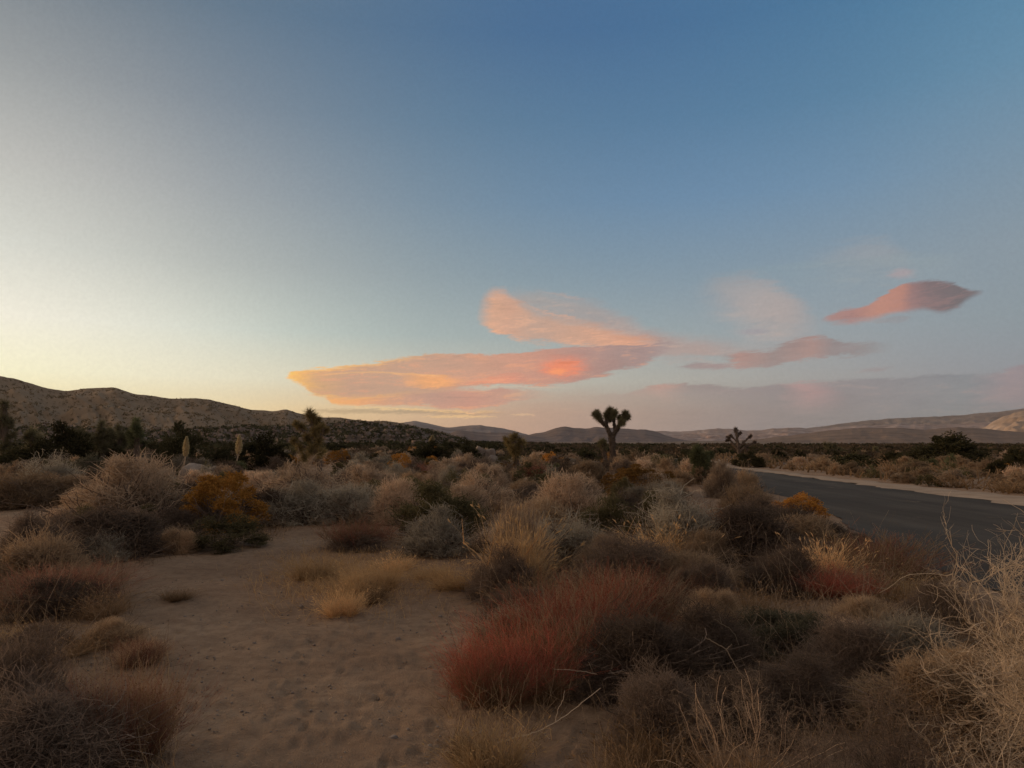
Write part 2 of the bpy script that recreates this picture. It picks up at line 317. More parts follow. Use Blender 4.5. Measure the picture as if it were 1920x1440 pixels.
class MB:
    """collects vertices, quads/triangles and a colour attribute (r: tint, g: along)"""
    def __init__(s): s.v = []; s.f = []; s.c = []; s.n = 0
    def add(s, v, f, c):
        s.v.append(v.reshape(-1, 3)); s.f.append(f + s.n); s.c.append(c.reshape(-1, 2)); s.n += v.reshape(-1, 3).shape[0]
    def strands(s, P, R, rng, sides=2, tint=None):
        N, K, _ = P.shape
        if tint is None: tint = rng.random(N)
        T = np.gradient(P, axis=1); T /= np.linalg.norm(T, axis=2, keepdims=True) + 1e-9
        r = rng.normal(size=(N, 1, 3)); U = np.cross(T, r); U /= np.linalg.norm(U, axis=2, keepdims=True) + 1e-9
        R = R[..., None]
        if sides == 2: V = np.stack([P - U * R, P + U * R], 2)
        else:
            W = np.cross(T, U); V = np.stack([P + (U * math.cos(2 * math.pi * j / sides) + W * math.sin(2 * math.pi * j / sides)) * R for j in range(sides)], 2)
        idx = np.arange(N * K * sides).reshape(N, K, sides)
        fs = []
        for j in range(1 if sides == 2 else sides):
            k = (j + 1) % sides
            fs.append(np.stack([idx[:, :-1, j], idx[:, :-1, k], idx[:, 1:, k], idx[:, 1:, j]], -1).reshape(-1, 4))
        al = np.broadcast_to(np.linspace(0, 1, K)[None, :, None], (N, K, sides)); tt = np.broadcast_to(tint[:, None, None], (N, K, sides))
        s.add(V, np.concatenate(fs), np.stack([tt, al], -1))
    def quads(s, V, tint, along=None):
        N = V.shape[0]; f = np.arange(N * 4).reshape(N, 4)
        al = np.full((N, 4), 0.5) if along is None else np.broadcast_to(along[:, None], (N, 4))
        s.add(V, f, np.stack([np.broadcast_to(tint[:, None], (N, 4)), al], -1))
    def mesh(s, name, mat, smooth=False):
        me = bpy.data.meshes.new(name); V = np.concatenate(s.v); Fq = np.concatenate(s.f); C = np.concatenate(s.c)
        me.vertices.add(len(V)); me.vertices.foreach_set('co', V.astype(np.float32).ravel())
        w = Fq.shape[1]
        me.loops.add(Fq.size); me.loops.foreach_set('vertex_index', Fq.astype(np.int32).ravel())
        me.polygons.add(len(Fq)); me.polygons.foreach_set('loop_start', np.arange(0, Fq.size, w, dtype=np.int32))
        me.polygons.foreach_set('loop_total', np.full(len(Fq), w, np.int32))
        if smooth: me.polygons.foreach_set('use_smooth', np.ones(len(Fq), bool))
        me.update(calc_edges=True)
        a = me.attributes.new('tone', 'FLOAT_COLOR', 'POINT')
        rgba = np.ones((len(V), 4), np.float32); rgba[:, :2] = C; rgba[:, 2] = 0
        a.data.foreach_set('color', rgba.ravel())
        me.materials.append(mat); return me

# ------------------------------------------------------------------ materials
def mat_plant(name, dark, mid, tip, trans=0.25, rough=0.9, var=0.35, k=1.25):
    dark, mid, tip = (tuple(min(.8, c * k) for c in q) for q in (dark, mid, tip))
    m = bpy.data.materials.new(name); m.use_nodes = True; t = m.node_tree; t.nodes.clear(); L = t.links.new
    at_ = t.nodes.new('ShaderNodeAttribute'); at_.attribute_name = 'tone'
    sp = t.nodes.new('ShaderNodeSeparateColor'); L(at_.outputs['Color'], sp.inputs[0])
    oi = t.nodes.new('ShaderNodeObjectInfo')
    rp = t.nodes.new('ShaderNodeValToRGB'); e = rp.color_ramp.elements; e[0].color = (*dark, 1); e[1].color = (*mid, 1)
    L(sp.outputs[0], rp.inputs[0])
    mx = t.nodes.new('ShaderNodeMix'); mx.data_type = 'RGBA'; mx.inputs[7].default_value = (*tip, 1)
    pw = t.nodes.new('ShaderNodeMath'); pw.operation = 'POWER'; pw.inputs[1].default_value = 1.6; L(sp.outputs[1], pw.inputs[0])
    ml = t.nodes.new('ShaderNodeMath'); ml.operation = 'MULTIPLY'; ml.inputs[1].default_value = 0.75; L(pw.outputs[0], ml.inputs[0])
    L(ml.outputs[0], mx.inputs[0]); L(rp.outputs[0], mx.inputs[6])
    mr = t.nodes.new('ShaderNodeMapRange'); mr.inputs[3].default_value = 1 - var; mr.inputs[4].default_value = 1 + var; L(oi.outputs['Random'], mr.inputs[0])
    hs = t.nodes.new('ShaderNodeVectorMath'); hs.operation = 'SCALE'; L(mx.outputs[2], hs.inputs[0]); L(mr.outputs[0], hs.inputs['Scale'])
    df = t.nodes.new('ShaderNodeBsdfDiffuse'); L(hs.outputs[0], df.inputs[0]); df.inputs[1].default_value = rough
    out = t.nodes.new('ShaderNodeOutputMaterial')
    if trans > 0:
        tr = t.nodes.new('ShaderNodeBsdfTranslucent'); L(hs.outputs[0], tr.inputs[0])
        ms = t.nodes.new('ShaderNodeMixShader'); ms.inputs[0].default_value = trans; L(df.outputs[0], ms.inputs[1]); L(tr.outputs[0], ms.inputs[2]); L(ms.outputs[0], out.inputs[0])
    else: L(df.outputs[0], out.inputs[0])
    return m
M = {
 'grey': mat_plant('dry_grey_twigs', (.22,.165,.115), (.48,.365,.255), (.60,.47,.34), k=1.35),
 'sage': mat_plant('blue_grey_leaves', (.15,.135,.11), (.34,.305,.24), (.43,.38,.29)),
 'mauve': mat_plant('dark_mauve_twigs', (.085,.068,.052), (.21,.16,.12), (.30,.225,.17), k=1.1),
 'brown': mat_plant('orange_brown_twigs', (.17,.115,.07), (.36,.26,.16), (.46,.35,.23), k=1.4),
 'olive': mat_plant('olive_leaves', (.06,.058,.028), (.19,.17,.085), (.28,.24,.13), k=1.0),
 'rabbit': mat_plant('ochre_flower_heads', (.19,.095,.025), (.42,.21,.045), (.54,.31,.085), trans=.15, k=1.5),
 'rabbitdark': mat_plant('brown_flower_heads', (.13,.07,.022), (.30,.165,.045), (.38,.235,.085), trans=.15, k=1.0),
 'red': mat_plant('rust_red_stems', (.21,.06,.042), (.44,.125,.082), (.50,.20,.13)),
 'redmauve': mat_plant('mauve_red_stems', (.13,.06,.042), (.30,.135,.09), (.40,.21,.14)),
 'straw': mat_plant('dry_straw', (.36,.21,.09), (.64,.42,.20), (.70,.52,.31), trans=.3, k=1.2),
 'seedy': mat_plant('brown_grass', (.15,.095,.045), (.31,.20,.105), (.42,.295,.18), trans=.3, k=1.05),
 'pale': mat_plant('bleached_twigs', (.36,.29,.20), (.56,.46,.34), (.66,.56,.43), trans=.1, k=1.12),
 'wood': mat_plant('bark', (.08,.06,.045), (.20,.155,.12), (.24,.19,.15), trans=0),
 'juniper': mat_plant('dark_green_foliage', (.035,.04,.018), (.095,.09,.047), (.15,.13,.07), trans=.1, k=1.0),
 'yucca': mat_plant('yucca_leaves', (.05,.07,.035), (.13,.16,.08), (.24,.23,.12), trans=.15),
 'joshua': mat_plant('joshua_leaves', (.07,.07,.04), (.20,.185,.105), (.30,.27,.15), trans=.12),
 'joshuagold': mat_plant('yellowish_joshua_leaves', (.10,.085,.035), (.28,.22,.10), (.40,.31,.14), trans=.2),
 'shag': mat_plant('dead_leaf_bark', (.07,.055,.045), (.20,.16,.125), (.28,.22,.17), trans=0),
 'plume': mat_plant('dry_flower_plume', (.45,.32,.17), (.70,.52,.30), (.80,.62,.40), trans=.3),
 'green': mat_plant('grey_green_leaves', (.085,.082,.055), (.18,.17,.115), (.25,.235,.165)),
}
def simple_mat(name, build):
    m = bpy.data.materials.new(name); m.use_nodes = True; t = m.node_tree
    b = t.nodes['Principled BSDF']; b.inputs['Roughness'].default_value = 0.95
    b.inputs['Specular IOR Level'].default_value = 0.15
    build(t, b); return m
def nz(t, vec, scale, det=5, rough=.6):
    n = t.nodes.new('ShaderNodeTexNoise'); n.inputs['Scale'].default_value = scale; n.inputs['Detail'].default_value = det; n.inputs['Roughness'].default_value = rough
    t.links.new(vec, n.inputs['Vector']); return n.outputs['Fac']
def rp(t, fac, stops):
    n = t.nodes.new('ShaderNodeValToRGB'); e = n.color_ramp.elements
    while len(e) < len(stops): e.new(.5)
    for i, (p, c) in enumerate(stops): e[i].position = p; e[i].color = (*c, 1)
    t.links.new(fac, n.inputs[0]); return n.outputs[0]
def mixc(t, f, a, b, blend='MIX'):
    n = t.nodes.new('ShaderNodeMix'); n.data_type = 'RGBA'; n.blend_type = blend
    for q, v in ((n.inputs[0], f), (n.inputs[6], a), (n.inputs[7], b)):
        if isinstance(v, (float, int)): q.default_value = v
        elif isinstance(v, tuple): q.default_value = (*v, 1)
        else: t.links.new(v, q)
    return n.outputs[2]
def geo(t):
    return t.nodes.new('ShaderNodeNewGeometry').outputs['Position']
def b_ground(t, b):
    p = geo(t)
    c = rp(t, nz(t, p, 0.55, 6), [(.3, (.29,.185,.115)), (.5, (.41,.28,.18)), (.72, (.50,.36,.24))])
    c = mixc(t, rp(t, nz(t, p, 9, 6, .7), [(.42, (0,0,0)), (.62, (1,1,1))]), c, mixc(t, 0.5, c, (.21,.135,.085)))
    c = mixc(t, rp(t, nz(t, p, 90, 3, .7), [(.60, (0,0,0)), (.72, (1,1,1))]), c, (.46,.34,.24))
    # far plain: scrub-covered soil is greyer and darker
    sp = t.nodes.new('ShaderNodeVectorMath'); sp.operation = 'LENGTH'; t.links.new(p, sp.inputs[0])
    mr = t.nodes.new('ShaderNodeMapRange'); mr.inputs[1].default_value = 45; mr.inputs[2].default_value = 160; t.links.new(sp.outputs['Value'], mr.inputs[0])
    c = mixc(t, mr.outputs[0], c, rp(t, nz(t, p, .02, 6, .7), [(.35, (.17,.13,.09)), (.65, (.30,.225,.165))]))
    t.links.new(c, b.inputs['Base Color'])
    bp = t.nodes.new('ShaderNodeBump'); bp.inputs['Strength'].default_value = 1; bp.inputs['Distance'].default_value = .03
    ad = t.nodes.new('ShaderNodeMath'); ad.operation = 'ADD'; t.links.new(nz(t, p, 14, 6, .7), ad.inputs[0]); t.links.new(nz(t, p, 70, 3, .7), ad.inputs[1])
    t.links.new(ad.outputs[0], bp.inputs['Height']); t.links.new(bp.outputs[0], b.inputs['Normal'])
def b_road(t, b):
    p = geo(t)
    c = rp(t, nz(t, p, .35, 5), [(.3, (.078,.070,.060)), (.7, (.108,.097,.083))])
    c = mixc(t, rp(t, nz(t, p, 60, 2), [(.55, (0,0,0)), (.75, (1,1,1))]), c, (.15,.135,.115))
    mp = t.nodes.new('ShaderNodeMapping'); mp.inputs['Scale'].default_value = (1.1, .04, 1); t.links.new(p, mp.inputs[0])
    c = mixc(t, .55, c, mixc(t, 1.0, c, rp(t, nz(t, mp.outputs[0], 1.0, 4), [(.35, (.6,.6,.6)), (.65, (1.3,1.28,1.22))]), 'MULTIPLY'))
    c = mixc(t, rp(t, nz(t, p, .5, 7, .75), [(.60, (0,0,0)), (.66, (1,1,1))]), c, mixc(t, .5, c, (.26,.20,.145)))
    t.links.new(c, b.inputs['Base Color']); b.inputs['Roughness'].default_value = .95; b.inputs['Specular IOR Level'].default_value = .05
    bp = t.nodes.new('ShaderNodeBump'); bp.inputs['Strength'].default_value = .5; bp.inputs['Distance'].default_value = .006
    t.links.new(nz(t, p, 90, 3), bp.inputs['Height']); t.links.new(bp.outputs[0], b.inputs['Normal'])
def b_shoulder(t, b):
    p = geo(t)
    c = rp(t, nz(t, p, 1.2, 6), [(.3, (.33,.24,.16)), (.7, (.50,.38,.27))])
    t.links.new(c, b.inputs['Base Color'])
def hill_mat(name, c0, c1, c2, sc):
    def bld(t, b):
        p = geo(t)
        c = rp(t, nz(t, p, sc, 8, .65), [(.32, c0), (.52, c1), (.72, c2)])
        t.links.new(c, b.inputs['Base Color'])
        bp = t.nodes.new('ShaderNodeBump'); bp.inputs['Strength'].default_value = 1; bp.inputs['Distance'].default_value = .2 / sc * .1
        t.links.new(nz(t, p, sc * 2, 8, .7), bp.inputs['Height']); t.links.new(bp.outputs[0], b.inputs['Normal'])
    return simple_mat(name, bld)
def b_rock(t, b):
    p = geo(t)
    c = rp(t, nz(t, p, 2.2, 6), [(.3, (.19,.155,.13)), (.6, (.30,.255,.215)), (.8, (.40,.35,.30))])
    t.links.new(c, b.inputs['Base Color'])
    bp = t.nodes.new('ShaderNodeBump'); bp.inputs['Strength'].default_value = .6; bp.inputs['Distance'].default_value = .05
    t.links.new(nz(t, p, 8, 6), bp.inputs['Height']); t.links.new(bp.outputs[0], b.inputs['Normal'])
m_hrock = hill_mat('brown_rock', (.14,.105,.08), (.20,.15,.12), (.27,.21,.17), .3)
m_ground = simple_mat('sandy_soil', b_ground); m_road = simple_mat('asphalt', b_road); m_sh = simple_mat('shoulder_sand', b_shoulder); m_rock = simple_mat('granite', b_rock)

# ------------------------------------------------------------------ ground, road
def grid_mesh(name, V, mat, smooth=True, wrap=False):
    nr, nc, _ = V.shape; idx = np.arange(nr * nc).reshape(nr, nc)
    if wrap: idx = np.concatenate([idx, idx[:, :1]], 1)
    f = np.stack([idx[:-1, :-1], idx[:-1, 1:], idx[1:, 1:], idx[1:, :-1]], -1).reshape(-1, 4)
    mb = MB(); mb.add(V, f, np.zeros((nr * nc, 2))); return mb.mesh(name, mat, smooth)
az_f = np.radians(np.concatenate([np.arange(-46, 46, 0.24), np.arange(46, 314, 4.0)]))
rr = np.concatenate([[0.02, 0.6, 1.2], np.geomspace(1.6, 6400, 600)])
GX = np.sin(az_f)[None, :] * rr[:, None]; GY = np.cos(az_f)[None, :] * rr[:, None]
GZ = gh(GX, GY)
near = 1 - sstep(np.hypot(GX, GY), 14, 26)
XR = GX - roff(GY); RE = redge(GY); onroad = sstep(XR, RE - 0.1, RE + .35) * (1 - sstep(XR, ROAD1 + 1.6, ROAD1 + 2.2))
GZ = GZ + near * (1 - onroad) * (0.024 * fbm(GX * 3, GY * 3, 3) + 0.013 * fbm(GX * 12, GY * 12, 2))
rg = np.random.default_rng(5)
for i in range(340):        # scuffs and footprints in the sand
    px = rg.uniform(150, 1150); py = rg.uniform(1000, 1440)
    x, y = at(px, py); r = rg.uniform(.012, .045); a = rg.uniform(.3, 1.6); dep = rg.uniform(.3, .65) * r
    if abs(x - 0) > 8: continue
    m = (np.abs(GX - x) < r * 4) & (np.abs(GY - y) < r * 4)
    d2 = ((GX[m] - x) / r) ** 2 / a + ((GY[m] - y) / r) ** 2 * a
    GZ[m] += -dep * np.exp(-d2) + dep * .45 * np.exp(-(np.sqrt(d2) - 1.5) ** 2 * 3)
GZ = GZ - onroad * 0.03
GZ[0, :] = GZ[0, 0]
tag(link('ground', grid_mesh('ground', np.stack([GX, GY, GZ], -1), m_ground, True, True)), kind='structure')
def strip(name, x0, x1, y0, y1, z, mat, wob=0.0, nx=6, crown=0.0):
    ys = np.concatenate([np.arange(y0, 60, .25), np.geomspace(60, y1, 120)])
    u = np.linspace(0, 1, nx)
    wl = wob * fbm(ys * 1.3, ys * 0 + 1, 4); wr = wob * fbm(ys * 1.1, ys * 0 + 9, 4)
    if x0 is None: x0 = redge(ys)
    if name == 'road_shoulder': x1 = ROAD1 + 2.3 - 1.3 * sstep(ys, 14, 34)
    XX = (x0 + wl)[:, None] * (1 - u) + (x1 + wr)[:, None] * u
    XX = XX + roff(ys)[:, None]; YY = np.broadcast_to(ys[:, None], XX.shape); ZZ = z + crown * np.sin(u * math.pi)[None, :] + 0 * XX
    ZZ = ZZ.copy()
    return grid_mesh(name, np.stack([XX, YY, ZZ], -1), mat)
tag(link('road', strip('road', None, ROAD1, -60, 300, .004, m_road, .22, 12, .03)), kind='structure')
tag(link('road_shoulder', strip('road_shoulder', ROAD1 - .1, ROAD1 + 2.3, -60, 300, .012, m_sh, .5, 6, .03)), kind='structure')

# ------------------------------------------------------------------ hills
def hills(name, sky, Rc, R0, R1, foot, mat, rough=1.0, seed=0, na=None, nr=70, power=1.25, ns=1.0, ragged=1.0):
    pts = [azel(px, py) for px, py in sky]; A = np.array([p[0] for p in pts]); E_ = np.array([p[1] for p in pts])
    na = na or int((A[-1] - A[0]) / 0.0016)
    a = np.linspace(A[0], A[-1], na)
    e = np.interp(a, A, E_); k = np.ones(5) / 5; e2 = np.convolve(np.pad(e, 2, 'edge'), k, 'valid')
    H = CAMH + np.tan(e2) * Rc * 1.0
    H = H + ragged * Rc * 0.0009 * fbm(a * 90 + seed, a * 0 + seed, 5)
    # foot line wanders
    R0a = R0 * (1 + .12 * fbm(a * 6 + seed, a * 0 + 3, 3))
    t = np.linspace(0, 1, nr)[:, None]; tb = np.linspace(0, 1, 14)[1:, None]
    Rf = R0a[None] * (1 - t) + Rc * t; Rb = Rc * (1 - tb) + R1 * tb
    Xf = np.sin(a) * Rf; Yf = np.cos(a) * Rf
    n = fbm(Xf * .022 * ns + seed, Yf * .022 * ns, 5)
    rid = 1 - np.abs(fbm(a[None] * 40 * ns + seed + n * .7, t * 1.2 + 0 * Xf, 4)) * 2
    s = t ** power
    Zf = foot + (H - foot) * s * (1 + 0 * n) + (H - foot) * (t * (1 - t) * 4) * (.22 * n + .16 * (rid - .7)) * rough
    Zb = H + (foot - 2 - H) * tb ** .9
    R = np.concatenate([Rf, Rb + 0 * a[None]]); Zz = np.concatenate([Zf, Zb + 0 * a[None]])
    V = np.stack([np.sin(a) * R, np.cos(a) * R, Zz], -1)
    o = link(name, grid_mesh(name, V, mat)); tag(o, kind='structure')
    return V
hm_left = hill_mat('hill_brown_scrub', (.20,.14,.085), (.24,.17,.105), (.28,.205,.13), .02)
hm_rocky = hill_mat('hill_rocky', (.10,.075,.055), (.16,.12,.092), (.22,.17,.135), .12)
hm_mid = hill_mat('hill_mauve', (.13,.095,.08), (.20,.15,.13), (.27,.21,.18), .02)
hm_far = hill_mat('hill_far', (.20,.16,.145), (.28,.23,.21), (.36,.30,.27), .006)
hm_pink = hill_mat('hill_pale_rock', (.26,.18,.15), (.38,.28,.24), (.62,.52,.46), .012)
hm_right = hill_mat('hill_right_brown', (.17,.12,.085), (.24,.17,.125), (.31,.225,.165), .02)
hm_sand = hill_mat('sandstone_pile', (.34,.25,.18), (.48,.36,.27), (.60,.48,.38), .03)
hv_left = hills('hills', [(-900,760),(-600,720),(-300,690),(-120,698),(0,705),(30,711),(80,726),(120,733),(170,728),(213,725),(250,738),(290,743),(320,748),(350,746),(395,749),(430,758),(470,768),(515,771),(536,767),(550,772),(575,778),(600,783),(640,783),(680,789),(722,789),(760,795),(800,803),(840,813),(880,824),(920,832)],
    620, 210, 900, -1.0, hm_left, .6, 3)
hv_rock = hills('hills', [(-200,805),(100,800),(300,806),(450,800),(560,798),(600,795),(650,791),(700,792),(750,797),(800,806),(840,816),(870,826),(900,833)],
    330, 150, 420, -.6, hm_rocky, 1.3, 9, ns=2.5, ragged=2.0)
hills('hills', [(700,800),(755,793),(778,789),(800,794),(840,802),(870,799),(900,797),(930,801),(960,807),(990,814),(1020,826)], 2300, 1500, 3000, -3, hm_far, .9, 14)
hv_c = hills('hills', [(790,830),(835,815),(860,807),(880,809),(910,811),(950,812),(1000,818),(1050,827),(1095,836)], 900, 330, 1200, -1, hm_mid, .7, 21, power=1.5)
hills('hills', [(960,826),(1000,813),(1015,811),(1035,805),(1058,799),(1075,802),(1100,803),(1120,801),(1150,802),(1175,804),(1210,805),(1228,808),(1245,816),(1265,822),(1310,828)], 1500, 300, 2000, -1, hm_mid, .5, 33, power=1.9)
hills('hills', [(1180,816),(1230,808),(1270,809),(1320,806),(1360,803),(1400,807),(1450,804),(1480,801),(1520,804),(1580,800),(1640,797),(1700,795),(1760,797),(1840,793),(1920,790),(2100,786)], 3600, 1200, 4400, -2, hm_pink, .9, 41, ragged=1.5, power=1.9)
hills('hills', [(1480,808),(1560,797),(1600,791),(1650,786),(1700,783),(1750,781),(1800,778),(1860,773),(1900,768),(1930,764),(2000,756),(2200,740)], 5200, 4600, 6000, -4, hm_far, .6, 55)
hills('hills', [(1240,834),(1330,829),(1420,824),(1470,818),(1520,811),(1560,807),(1600,803),(1640,802),(1690,802),(1735,806),(1780,802),(1800,800),(1840,803),(1880,808),(1930,812),(2000,806),(2200,800)], 1300, 260, 1700, -1, hm_right, .5, 63, power=1.7)
hills('hills', [(1800,812),(1845,803),(1856,796),(1862,790),(1870,789),(1876,784),(1886,781),(1893,775),(1902,776),(1908,772),(1925,770),(1960,764),(2050,758),(2200,770)], 1900, 1500, 2200, -2, hm_sand, 1.2, 71, ragged=3)

# ------------------------------------------------------------------ plants: prototype meshes in unit size (width 1, height 1)
def walk(base, d, length, K, curl, up, rng):
    N = base.shape[0]; P = np.zeros((N, K, 3)); P[:, 0] = base; d = d.copy(); st = np.asarray(length).reshape(-1, 1) / (K - 1)
    for k in range(1, K):
        d = d + rng.normal(size=(N, 3)) * curl; d[:, 2] += up; d /= np.linalg.norm(d, axis=1, keepdims=True) + 1e-9
        P[:, k] = P[:, k - 1] + d * st
    return P
def lobed_points(n, rng, lobes, lr, flat=1.0, shell=0.5):
    """points in a lumpy dome of unit width and height, with outward directions"""
    th = rng.uniform(0, 2 * math.pi, lobes); ph = np.arccos(rng.uniform(0.0, 1, lobes) ** flat)
    rad = .5 - lr * rng.uniform(.75, 1.15, lobes)
    C = np.stack([np.cos(th) * np.sin(ph) * rad, np.sin(th) * np.sin(ph) * rad, np.cos(ph) * (1 - lr * 1.1) * rng.uniform(.62, 1.04, lobes) ], 1)
    i = rng.integers(0, lobes, n)
    v = rng.normal(size=(n, 3)); v /= np.linalg.norm(v, axis=1, keepdims=True)
    r = rng.random((n, 1)) ** shell
    lrs = (lr * rng.uniform(.5, 1.5, lobes))[i][:, None]
    P = C[i] + v * r * lrs * np.array([1, 1, 1.3])
    D = P * np.array([1, 1, .8]); D /= np.linalg.norm(D, axis=1, keepdims=True) + 1e-9
    ok = P[:, 2] > 0.02
    for q in range(9):                      # hollows, so that the stems and what is behind show through
        a = rng.uniform(0, 6.28); cz = rng.uniform(.15, 1); c = np.array([math.cos(a) * math.sqrt(1 - cz * cz) * .44, math.sin(a) * math.sqrt(1 - cz * cz) * .44, cz * .8])
        ok &= (((P - c) ** 2).sum(1) > rng.uniform(.06, .15) ** 2) | (rng.random(n) < .12)
    return P[ok], D[ok], i[ok]
def stems_mesh(n, rng, K=6, r=.010, curl=.18, L=.75, kids=5, spread=.9):
    mb = MB()
    th = rng.uniform(0, 2 * math.pi, n); ph = np.arccos(rng.uniform(.25, 1, n))
    D = np.stack([np.cos(th) * np.sin(ph), np.sin(th) * np.sin(ph), np.cos(ph) * 1.3], 1)
    B = np.stack([rng.normal(0, .05, n), rng.normal(0, .05, n), np.full(n, -.02)], 1)
    ln = L * rng.uniform(.6, 1, n) * (1 - .35 * np.sin(ph))
    P = walk(B, D, ln, K, curl, .05, rng); mb.strands(P, np.linspace(r, r * .4, K)[None] * np.ones((n, 1)), rng, 3)
    if kids:
        i = rng.integers(0, n, n * kids); k = rng.integers(1, K - 1, n * kids)
        B2 = P[i, k]; D2 = P[i, k + 1] - P[i, k]; D2 /= np.linalg.norm(D2, axis=1, keepdims=True); D2 = D2 + rng.normal(size=D2.shape) * .5 * spread
        P2 = walk(B2, D2, L * .5 * rng.uniform(.4, 1, n * kids), K, curl, .05, rng)
        mb.strands(P2, np.linspace(r * .5, r * .2, K)[None] * np.ones((len(P2), 1)), rng, 3)
    return mb
def twig_shrub(n, rng, lobes=22, lr=.17, tl=.12, tw=.0035, up=.3, curl=.35, K=3, shell=.5, outk=1.0, flat=1.0, mb=None):
    mb = mb or MB()
    P, D, i = lobed_points(n, rng, lobes, lr, flat, shell)
    D = D * outk + rng.normal(size=D.shape) * .8; D[:, 2] += up; D /= np.linalg.norm(D, axis=1, keepdims=True)
    ln = tl * rng.uniform(.5, 1.3, len(P))
    W = walk(P - D * ln[:, None] * .5, D, ln, K, curl, .03, rng)
    W[..., 2] = np.maximum(W[..., 2], -.01)
    lt = rng.random(lobes)[i] * .5 + rng.random(len(P)) * .5
    mb.strands(W, np.linspace(tw, tw * .45, K)[None] * rng.uniform(.6, 1.3, (len(P), 1)), rng, 2, lt)
    return mb
def tuft_shrub(n, rng, lobes=60, lr=.075, tl=.05, tw=.004):
    """rabbitbrush: packed rounded flower tufts"""
    mb = MB(); th = rng.uniform(0, 2 * math.pi, lobes); cz = rng.uniform(0.05, 1, lobes); s = np.sqrt(1 - cz ** 2)
    C = np.stack([np.cos(th) * s * .42, np.sin(th) * s * .42, cz * .88 - .0], 1) * rng.uniform(.86, 1.03, (lobes, 1)); C[:, 2] += .04
    i = rng.integers(0, lobes, n); Dl = C / np.linalg.norm(C, axis=1, keepdims=True)
    v = rng.normal(size=(n, 3)) + Dl[i] * .8; v /= np.linalg.norm(v, axis=1, keepdims=True)
    R = (lr * rng.uniform(.75, 1.35, lobes))[i][:, None]
    P = C[i] + v * R * rng.random((n, 1)) ** .33 * np.array([1, 1, 1.25])
    P = P[P[:, 2] > 0.01]; k = len(P); v = v[:k] + rng.normal(size=(k, 3)) * .3; v /= np.linalg.norm(v, axis=1, keepdims=True)
    W = walk(P, v, tl * rng.uniform(.5, 1.2, k), 3, .25, .05, rng)
    mb.strands(W, np.array([[tw * .5, tw, tw * .6]]) * rng.uniform(.7, 1.3, (k, 1)), rng, 2, rng.random(k) * .6 + .4 * rng.random(lobes)[i[:k]])
    return mb
def fan_shrub(n, rng, tw=.0022, heads=True):
    """buckwheat: fine upright stems from a base, forking to a flat haze of tips"""
    mb = MB(); th = rng.uniform(0, 2 * math.pi, n); q = rng.random(n) ** .6
    nc = 17; ci = rng.integers(0, nc, n); ca = rng.uniform(0, 6.28, nc); cr = rng.random(nc) ** .5 * .34; ch = rng.uniform(.5, 1.05, nc); cl = rng.normal(0, .16, (nc, 2))
    B = np.stack([np.cos(ca[ci]) * cr[ci] + np.cos(th) * q * .07, np.sin(ca[ci]) * cr[ci] + np.sin(th) * q * .07, np.zeros(n)], 1)
    D = np.stack([np.cos(th) * q * .5 + B[:, 0] * .7 + cl[ci, 0], np.sin(th) * q * .5 + B[:, 1] * .7 + cl[ci, 1], np.ones(n)], 1) + rng.normal(size=(n, 3)) * .16
    D /= np.linalg.norm(D, axis=1, keepdims=True); L = rng.uniform(.45, 1, n) * ch[ci]
    P = walk(B, D, L, 6, .11, 0.0, rng); tint = rng.random(n) * .6 + rng.random(nc)[ci] * .4
    mb.strands(P, np.linspace(tw, tw * .5, 6)[None] * np.ones((n, 1)), rng, 2, tint)
    m = n * 5; i = rng.integers(0, n, m); k = rng.integers(2, 5, m); B2 = P[i, k]; D2 = P[i, k + 1] - P[i, k]; D2 /= np.linalg.norm(D2, axis=1, keepdims=True)
    D2 = D2 + rng.normal(size=D2.shape) * .38
    W = walk(B2, D2, rng.uniform(.08, .24, m), 4, .16, .08, rng); mb.strands(W, np.linspace(tw * .7, tw * .35, 4)[None] * np.ones((m, 1)), rng, 2, tint[i])
    if heads:
        j = rng.integers(0, m, m // 2); c = W[j, -1]; r = rng.uniform(.004, .009, (len(j), 1, 1)); a = rng.normal(size=(len(j), 1, 3)); b_ = rng.normal(size=(len(j), 1, 3))
        a /= np.linalg.norm(a, axis=2, keepdims=True); b_ /= np.linalg.norm(b_, axis=2, keepdims=True)
        V = np.concatenate([c[:, None] - a * r, c[:, None] - b_ * r, c[:, None] + a * r, c[:, None] + b_ * r], 1); mb.quads(V, rng.random(len(j)) * .5, np.full(len(j), .0))
    return mb
